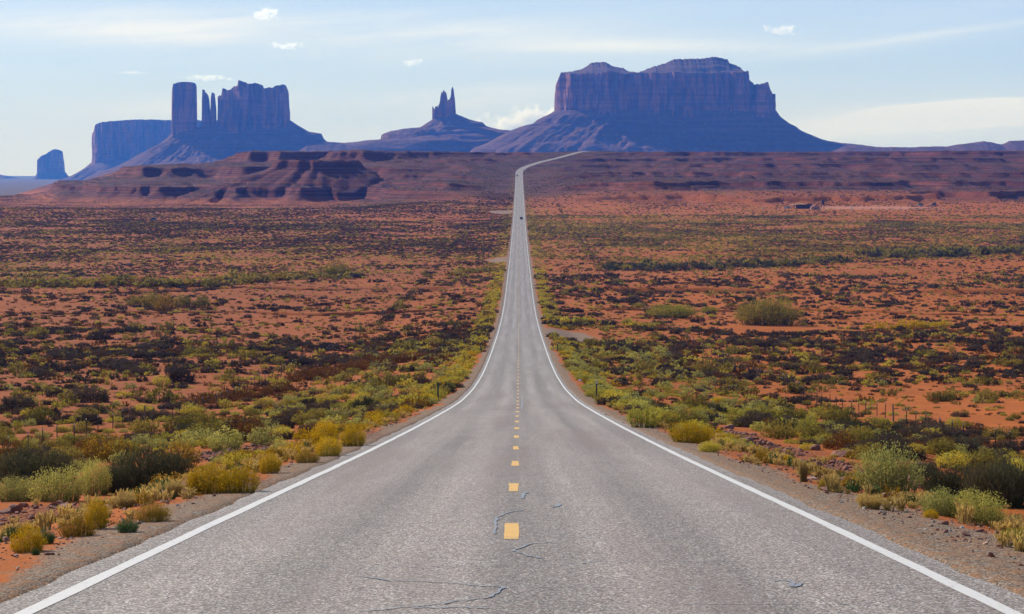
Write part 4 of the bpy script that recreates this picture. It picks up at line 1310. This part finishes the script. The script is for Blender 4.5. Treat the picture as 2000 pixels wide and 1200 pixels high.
ps, sc_l = [], []
for X, Y, rx, ry, nn in ((500, 885, 3.0, 8, 750), (590, 872, 2.2, 8, 420), (1400, 850, 2.0, 15, 1000), (1470, 875, 2.0, 9, 500), (1560, 905, 2.0, 6, 300), (1690, 935, 2.3, 5, 260), (1830, 950, 2.0, 5, 160), (40, 1010, 2.0, 4, 160), (230, 985, 2.6, 3.5, 240)):
    cx, cd, cz = ground_at(X, Y)
    a, r = RNG.uniform(0, 6.28, nn), np.sqrt(RNG.uniform(0, 1, nn))
    px_, pd_ = cx + rx * r * np.cos(a), cd + ry * r * np.sin(a)
    okk = (np.abs(px_) > 5.6)
    ps.append(np.stack([px_[okk], pd_[okk]], 1))
    sc_l.append((0.05 + RNG.exponential(0.075, nn)[okk]).clip(0.04, 0.42))
nn = 9000
pd_ = 18 + 90 * RNG.uniform(0, 1, nn) ** 1.5
px_ = np.where(RNG.uniform(0, 1, nn) < .5, -1, 1) * (4.6 + np.abs(RNG.normal(0, 3.0, nn)))
ps.append(np.stack([px_, pd_], 1))
sc_l.append((0.02 + RNG.exponential(0.018, nn)).clip(0.02, 0.15))
pp, ss = np.concatenate(ps), np.concatenate(sc_l)
n = len(pp)
gn_scatter('rubble', 'broken red stones heaped on the banks beside the road', 'rubble', np.stack([pp[:, 0], pp[:, 1], H(pp[:, 0], pp[:, 1]) + ss * 0.08], 1), RNG.uniform(-0.5, 6.3, (n, 3)) * np.array([.1, .1, 1]),
           np.stack([ss * RNG.uniform(.8, 1.5, n), ss, ss * RNG.uniform(.6, 1.1, n)], 1), np.where(ss < 0.07, RNG.integers(0, 12, n), RNG.integers(0, 7, n)), STONES)


# ------------------------------------------------------------------ small mesh builder
class MB:
    def __init__(s):
        s.v, s.f = [], []

    def box(s, x0, x1, y0, y1, z0, z1, top=(1, 1), shift=(0, 0)):
        b = len(s.v)
        cx, cy = (x0 + x1) / 2, (y0 + y1) / 2
        for z, (kx, ky), (hx, hy) in ((z0, (1, 1), (0, 0)), (z1, top, shift)):
            for px, py in ((x0, y0), (x1, y0), (x1, y1), (x0, y1)):
                s.v.append((cx + (px - cx) * kx + hx, cy + (py - cy) * ky + hy, z))
        s.f += [(b, b + 3, b + 2, b + 1), (b + 4, b + 5, b + 6, b + 7)] + [(b + i, b + (i + 1) % 4, b + 4 + (i + 1) % 4, b + 4 + i) for i in range(4)]
        return s

    def tube(s, p0, p1, r, n=8, r1=None):
        p0, p1 = Vector(p0), Vector(p1)
        ax_ = (p1 - p0).normalized()
        a = ax_.orthogonal().normalized()
        c = ax_.cross(a)
        b = len(s.v)
        for p, rr in ((p0, r), (p1, r if r1 is None else r1)):
            for i in range(n):
                q = 2 * math.pi * i / n
                s.v.append(tuple(p + (a * math.cos(q) + c * math.sin(q)) * rr))
        s.f += [(b + i, b + (i + 1) % n, b + n + (i + 1) % n, b + n + i) for i in range(n)]
        s.f += [tuple(b + n - 1 - i for i in range(n)), tuple(b + n + i for i in range(n))]
        return s

    def prism(s, poly, y0, y1):
        """poly: (x, z) outline swept along y"""
        b, n = len(s.v), len(poly)
        for y in (y0, y1):
            s.v += [(px, y, pz) for px, pz in poly]
        s.f += [(b + i, b + (i + 1) % n, b + n + (i + 1) % n, b + n + i) for i in range(n)]
        s.f += [tuple(b + n - 1 - i for i in range(n)), tuple(b + n + i for i in range(n))]
        return s

    def build(s, name, mat, parent=None, smooth=False, **props):
        me = mesh_np(name, s.v, s.f, [mat], smooth)
        return link(bpy.data.objects.new(name, me), parent, **props)


def root(name, loc, label, cat, rz=0, group=None):
    o = bpy.data.objects.new(name, None)
    link(o, label=label, category=cat, group=group)
    o.location = loc
    o.rotation_euler = (0, 0, rz)
    return o


# ------------------------------------------------------------------ fences
def post_mesh(h, name):
    m = MB()
    m.box(-.034, .034, -.005, .005, -.3, h)
    m.box(-.004, .004, .004, .035, -.3, h)
    for kz in range(8):
        m.box(-.012, .012, -.012, -.004, .15 + kz * .13, .19 + kz * .13)
    return mesh_np(name, m.v, m.f, [M_POST], False)


t_post = post_mesh(1.32, 'steel_post')
m = MB().box(-.027, .027, -.006, .006, 1.16, 1.285).box(-.006, .006, .006, .037, 1.16, 1.285)
t_tip = mesh_np('white_tip', m.v, m.f, [M_TIP], False)
m = MB().tube((0, 0, -.4), (0, 0, 1.45), .075, 9, .06)
w_post = mesh_np('wood_post', m.v, m.f, [M_WOOD], False)
for sgn, label in ((-1, 'wire fence on green steel posts along the left side'), (1, 'wire fence on green steel posts along the right side')):
    r0 = root('wire_fence', (sgn * 31, 100, float(H(sgn * 31, 100))), label, 'fence', group='roadside fences')
    pts = []
    extra = MB()
    for i in range(240):
        dd_ = 103.6 + 4.95 * i
        x_ = sgn * (31.3 + 0.12 * math.sin(i * 2.1))
        if 480 < dd_ and i % 2 == 0 and i > 100:
            pass
        zz = float(H(x_, dd_))
        pts.append((x_, dd_, zz))
        if i < 100:
            big = i % 22 == 17
            o = bpy.data.objects.new('post', w_post if big else t_post)
            link(o, r0)
            o.location = Vector((x_, dd_, zz)) - r0.location
            o.rotation_euler = (R(random.uniform(-2, 2)), R(random.uniform(-2.5, 2.5)), R(random.uniform(-8, 8)))
            if not big:
                tp = bpy.data.objects.new('cap', t_tip)
                link(tp, o)
        else:
            L_ = r0.location
            extra.box(x_ - .03 - L_.x, x_ + .03 - L_.x, dd_ - .02 - L_.y, dd_ + .02 - L_.y, zz - .3 - L_.z, zz + 1.28 - L_.z)
    extra.build('post', M_POST, r0, kind='stuff')
    for hz in (0.3, 0.6, 0.88, 1.12):
        wm = MB()
        for a, b in zip(pts[:-1], pts[1:]):
            pa, pb = Vector(a) - r0.location + Vector((0, 0, hz)), Vector(b) - r0.location + Vector((0, 0, hz))
            wm.tube(pa, pb, 0.0035, 4)
        wm.build('wire', M_WIRE, r0)

# ------------------------------------------------------------------ roadside delineator posts
for sgn, dd_, lab in ((-1, 143, 'dark delineator post at the nearest spot on the left shoulder'), (1, 150, 'dark delineator post with white cap nearest on the right shoulder'),
                      (-1, 300, 'second delineator post down the left shoulder'), (1, 303, 'second delineator post down the right shoulder beside the gravel pullout'),
                      (-1, 452, 'third delineator post down the left shoulder'), (1, 455, 'third delineator post down the right shoulder'),
                      (-1, 592, 'fourth delineator post at the left road edge far off'), (1, 592, 'fourth delineator post at the right road edge far off')):
    x_ = sgn * 5.15
    r0 = root('delineator', (x_, dd_, float(H(x_, dd_))), lab, 'road marker', group='roadside marker posts')
    MB().box(-.055, .055, -.02, .02, -.3, 1.22, top=(.95, .9)).build('post', M_DARKP, r0)
    MB().box(-.045, .045, -.032, -.02, 1.02, 1.17).build('reflector', M_TIP if sgn > 0 else M_POST, r0)
    if sgn > 0:
        MB().box(-.058, .058, -.024, .024, 1.22, 1.27).build('cap', M_TIP, r0)

# ------------------------------------------------------------------ warning signs at the far bend
M_SIGN = simple('orange_yellow_sign', (0.85, 0.36, 0.03), 0.5)
M_SIGNR = simple('dark_red_sign_back', (0.25, 0.05, 0.05), 0.6)
for X, dd_, lab in ((1027, 2540, 'orange diamond sign on the right verge before the far bend'), (1000.6, 2640, 'orange diamond sign on the left verge at the far bend')):
    x_ = (X - VX) / F * dd_
    r0 = root('warning_sign', (x_, dd_, float(H(x_, dd_))), lab, 'road sign', group='signs at the far bend')
    MB().box(-.05, .05, -.04, .04, -.3, 2.9).build('post', M_WOOD, r0)
    MB().prism([(0, 1.7), (.85, 2.55), (0, 3.4), (-.85, 2.55)], -.075, -.045).build('panel', M_SIGN, r0)

# ------------------------------------------------------------------ vehicles
M_GLASS = simple('dark_glass', (0.02, 0.025, 0.03), 0.15)
M_TYRE = simple('tyre_rubber', (0.02, 0.02, 0.02), 0.9)
M_RIM = simple('steel_rim', (0.4, 0.4, 0.4), 0.35, metal=0.8)
M_LAMP = simple('red_tail_lamp', (0.35, 0.02, 0.02), 0.3)
M_HEAD = simple('clear_head_lamp', (0.7, 0.7, 0.7), 0.2)


def vehicle(x_, dd_, paint, label, rz=0.0, tall=1.75, ln=4.7, zoff=None):
    zz = float(P(dd_)) + 0.005 if zoff is None else zoff
    r0 = root('car', (x_, dd_, zz), label, 'car', rz)
    M_ = simple('car_paint', paint, 0.3)
    h = ln / 2
    body = MB()
    outline = [(-h, .35), (-h, .95), (-h * .93, 1.02), (h * .45, 1.05), (h * .93, .88), (h, .7), (h, .35)]
    b = len(body.v)
    body.prism([(a, z_) for a, z_ in outline], -.9, .9)
    body.v = [(vy, vx, vz) for vx, vy, vz in body.v]
    body.f = [tuple(reversed(q)) for q in body.f]
    body.build('body', M_, r0)
    cb = MB()
    cb.box(-.84, .84, -h * .93, h * .42, 1.03, tall, top=(.80, .80), shift=(0, -.12))
    cb.build('cabin', M_GLASS, r0)
    rf = MB()
    rf.box(-.68, .68, -h * .93 + .22, h * .42 - .52, tall + .002, tall + .05, top=(.95, .95))
    rf.build('roof', M_, r0)
    for sx_ in (-1, 1):
        for fy in (-.62, .62):
            wv = MB().tube((sx_ * .68, fy * h, .34), (sx_ * .92, fy * h, .34), .34, 18).build('wheel', M_TYRE, r0)
            MB().tube((sx_ * .90, fy * h, .34), (sx_ * .93, fy * h, .34), .2, 14).build('rim', M_RIM, wv)
        MB().box(sx_ * .72 - .12, sx_ * .72 + .12, -h - .012, -h + .02, .72, .9).build('tail_light', M_LAMP, r0)
        MB().box(sx_ * .66 - .14, sx_ * .66 + .14, h - .02, h + .012, .55, .68).build('headlight', M_HEAD, r0)
    MB().box(-.88, .88, -h - .07, -h + .01, .38, .6).build('bumper', M_DARKP, r0)
    return r0


vehicle(1.45, 1470, (0.02, 0.022, 0.035), 'dark car driving away uphill on the right lane', tall=1.85)
vehicle(-2.0, 2490, (0.03, 0.03, 0.04), 'tiny dark car coming down the left lane near the far bend', rz=math.pi)
x_, d_, z_ = ground_at(299, 431)
vehicle(x_, d_, (0.03, 0.16, 0.20), 'blue green car parked out in the desert scrub on the left', rz=R(80), zoff=z_, tall=1.6)

# ------------------------------------------------------------------ homestead on the right
M_ROOFP = simple('pale_shed_roof', (0.50, 0.40, 0.30), 0.7)
M_BOARDS = simple('dark_boards', (0.10, 0.055, 0.05), 0.9, var=.3)  # dark brown boards: shed wall, board hut, plaster hut door
M_ADOBE = simple('pink_plaster', (0.42, 0.24, 0.18), 0.9)
M_TANK = simple('rusty_dark_steel', (0.06, 0.03, 0.03), 0.8)
M_WHT = simple('white_metal', (0.6, 0.62, 0.65), 0.5)


def at(X, Y):
    x_, d_, z_ = ground_at(X, Y)
    return x_, d_, z_, d_ / F


x_, d_, z_, u = at(1559, 408)
r0 = root('open_shed', (x_, d_, z_), 'long low shed with pale sloping roof beyond the right plain', 'shed', group='homestead on the right plain')
for px in (-14, -7, 0, 7):
    for py in (0, 6):
        MB().box(px * u - .12, px * u + .12, py - .12, py + .12, -.2, 8.0 * u).build('post', M_WOOD, r0)
MB().box(-3 * u, 15 * u, 4.0, 4.3, 0, 7.5 * u).build('wall', M_BOARDS, r0)
m = MB()
m.prism([(-15 * u, 7.2 * u), (12 * u, 9.6 * u), (12 * u, 10.2 * u), (-15 * u, 7.8 * u)], -1, 7.2)
m.build('roof', M_ROOFP, r0)
x_, d_, z_, u = at(1580, 408)
r0 = root('dark_hut', (x_, d_ + 3, z_), 'dark board hut against the right end of the pale roofed shed', 'hut', group='homestead on the right plain')
MB().box(-7 * u, 7 * u, 0, 5, -.2, 7 * u).build('wall', M_BOARDS, r0)
MB().prism([(-8 * u, 7 * u), (0, 10 * u), (8 * u, 7 * u)], -.3, 5.3).build('roof', M_BOARDS, r0)
MB().box(-1.2 * u, 1.2 * u, -.05, .0, 0, 4.5 * u).build('door', M_TANK, r0)
x_, d_, z_, u = at(1593, 410)
r0 = root('plaster_hut', (x_, d_, z_), 'small pink plaster hut with peaked roof beside the dark tower', 'hut', group='homestead on the right plain')
MB().box(-9 * u, 9 * u, 0, 4.5, -.2, 5 * u).build('wall', M_ADOBE, r0)
MB().prism([(-9.5 * u, 5.0 * u), (0, 9.5 * u), (9.5 * u, 5.0 * u)], -.3, 4.8).build('roof', M_ADOBE, r0)
MB().box(-1.2 * u, 1.2 * u, -.05, .0, 0, 3.6 * u).build('door', M_BOARDS, r0)
x_, d_, z_, u = at(1607, 407)
r0 = root('water_tower', (x_, d_, z_), 'tall dark narrow tower beside the plaster hut', 'tower', group='homestead on the right plain')
for px in (-1, 1):
    for py in (-1, 1):
        MB().box(px * 2.2 * u - .1, px * 2.2 * u + .1, py * .9 - .1, py * .9 + .1, -.2, 7 * u).build('leg', M_TANK, r0)
MB().box(-2.8 * u, 2.8 * u, -1.1, 1.1, 7 * u + .002, 16 * u).build('tank', M_TANK, r0)
for X, Y, w_, h_, mt, nm, lab, cat in ((1663, 409, 2.2, 6.5, M_WHT, 'storage_tank', 'small white upright tank alone on the bare strip', 'tank'), (1490, 409, 2.4, 4.5, M_WHT, 'storage_tank', 'tiny white tank left of the shed at the homestead', 'tank')):
    x_, d_, z_, u = at(X, Y)
    r0 = root(nm, (x_, d_, z_), lab, cat)
    MB().tube((0, 0, -.2), (0, 0, h_ * u * .85), w_ * u / 2 * 1.2, 14).build('barrel', mt, r0)
    MB().tube((0, 0, h_ * u * .85), (0, 0, h_ * u), w_ * u / 2 * 1.2, 14, .1).build('lid', M_TANK, r0)
x_, d_, z_, u = at(1537, 408)
vehicle(x_, d_, (0.25, 0.36, 0.45), 'pale blue car parked left of the homestead shed', rz=R(90), zoff=z_, tall=1.6)
for X, p_, lab in ((1796, (.35, .38, .42), 'grey white van parked at the right end of the bare strip'), (1822, (.22, .12, .10), 'dull red brown van right of the grey white one')):
    x_, d_, z_, u = at(X, 403)
    vehicle(x_, d_, p_, lab, rz=R(90), zoff=z_, tall=2.1, ln=5.2)

# litter
for X, Y, s__, lab in ((395, 873, .16, 'white crumpled plastic bag snagged by the left brush'), (1472, 836, .2, 'white plastic scrap beside the right rubble'), (1133, 745, .35, 'white bag in the green brush by the right marker post'),
                       (739, 631, .5, 'white scrap at the foot of the distant left fence'), (627, 683, .5, 'white scrap beside the left fence in dark scrub')):
    x_, d_, z_ = ground_at(X, Y)
    o = bpy.data.objects.new('plastic_scrap', stone_mesh(int(X), M_LITTER, .5))
    link(o, label=lab, category='litter')
    o.location = (x_, d_, z_ + s__ * .3)
    o.scale = (s__, s__, s__)

# ------------------------------------------------------------------ air
hm = bpy.data.materials.new('haze_air')
hm.use_nodes = True
t = NT(hm.node_tree)
vol = t.n('ShaderNodeVolumePrincipled', {'Color': (0.06, 0.25, 1.0, 1), 'Density': 5.6e-5, 'Anisotropy': 0.1})
vol.inputs['Absorption Color'].default_value = (0.75, 0.8, 0.9, 1)
t.n('ShaderNodeOutputMaterial', {'Volume': vol.outputs[0]})
m = MB().box(-16000, 16000, -300, 32000, -80, 760)
m.build('haze', hm, kind='stuff', label='thin blue desert haze')


# ------------------------------------------------------------------ clouds
def cloud(X, Y, wp, hp, D, label, dens=0.010, seed=0, tilt=0.0, puffs=9):
    import bmesh
    rg = random.Random(seed)
    W_, H_ = wp / F * D, hp / F * D
    bm = bmesh.new()
    for i in range(puffs):
        q = (i + .5) / puffs * 2 - 1
        r = H_ * (0.28 + 0.30 * (1 - q * q)) * rg.uniform(.75, 1.25)
        lx = max(r * 1.5, W_ / puffs * 1.1)
        mt = bmesh.ops.create_icosphere(bm, subdivisions=3, radius=1.0)
        for v in mt['verts']:
            k_ = 1 + 0.35 * mnoise.noise(v.co * 2.2 + Vector((seed * 3.1, i * 7.7, 0)))
            v.co = Vector((v.co.x * lx * k_ + q * W_ * .5, v.co.y * r * 0.9 * k_, v.co.z * r * k_ + q * W_ * .42 * tilt + rg.uniform(-.12, .12) * H_))
    me = bpy.data.meshes.new('cloud')
    bm.to_mesh(me)
    bm.free()
    m_ = bpy.data.materials.new('cloud_vapour')
    m_.use_nodes = True
    t_ = NT(m_.node_tree)
    tc_ = t_.n('ShaderNodeTexCoord')
    p_ = tc_.outputs['Object']
    nz_ = t_.noise(p_, 1.6 / H_, 9, 0.66)
    gc_ = t_.n('ShaderNodeVectorMath', {0: tc_.outputs['Generated'], 1: (0.5, 0.5, 0.5)}, operation='SUBTRACT').outputs[0]
    r_ = t_.math('MULTIPLY', t_.n('ShaderNodeVectorMath', {0: gc_}, operation='LENGTH').outputs['Value'], 2.0)
    thr = t_.math('MULTIPLY_ADD', r_, 0.24, 0.345)
    dn = t_.math('MULTIPLY', t_.step(t_.math('SUBTRACT', nz_, thr), 0.0, 0.12), dens)
    vv = t_.n('ShaderNodeVolumePrincipled', {'Color': (1, 1, 1, 1), 'Density': dn, 'Anisotropy': 0.6})
    t_.n('ShaderNodeOutputMaterial', {'Volume': vv.outputs[0]})
    me.materials.append(m_)
    o = bpy.data.objects.new('cloud', me)
    link(o, kind='thing', label=label, category='cloud', group='small clouds in the sky')
    o.location = ((X - VX) / F * D, D, (HY - Y) / F * D)
    # remesh the overlapping puffs into one closed skin
    rm = o.modifiers.new('skin', 'REMESH')
    rm.mode = 'VOXEL'
    rm.voxel_size = H_ / 14
    return o


cloud(515, 26, 56, 24, 36000, 'small ragged cloud near the top left above the castle butte', seed=1, tilt=-0.3, puffs=6)
cloud(560, 90, 82, 15, 36000, 'flat bottomed cloud under the ragged one at upper left', seed=2, tilt=-0.05)
cloud(803, 121, 38, 20, 36000, 'small round white puff left of centre', seed=3, puffs=4)
cloud(1526, 58, 78, 20, 36000, 'ragged white cloud at upper right above the broad butte', seed=4, tilt=-0.12, puffs=7)
cloud(405, 152, 126, 13, 38000, 'thin lens shaped cloud just above the detached pillar', seed=5, tilt=-0.04, puffs=12, dens=.010)
cloud(256, 142, 78, 6, 38000, 'thin streak cloud above the hazy mesa', seed=6, tilt=-0.02, puffs=14, dens=.012)
cloud(1018, 238, 165, 56, 42000, 'bright bank of cloud low behind the saddle between the buttes', seed=7, tilt=0.12, puffs=8)
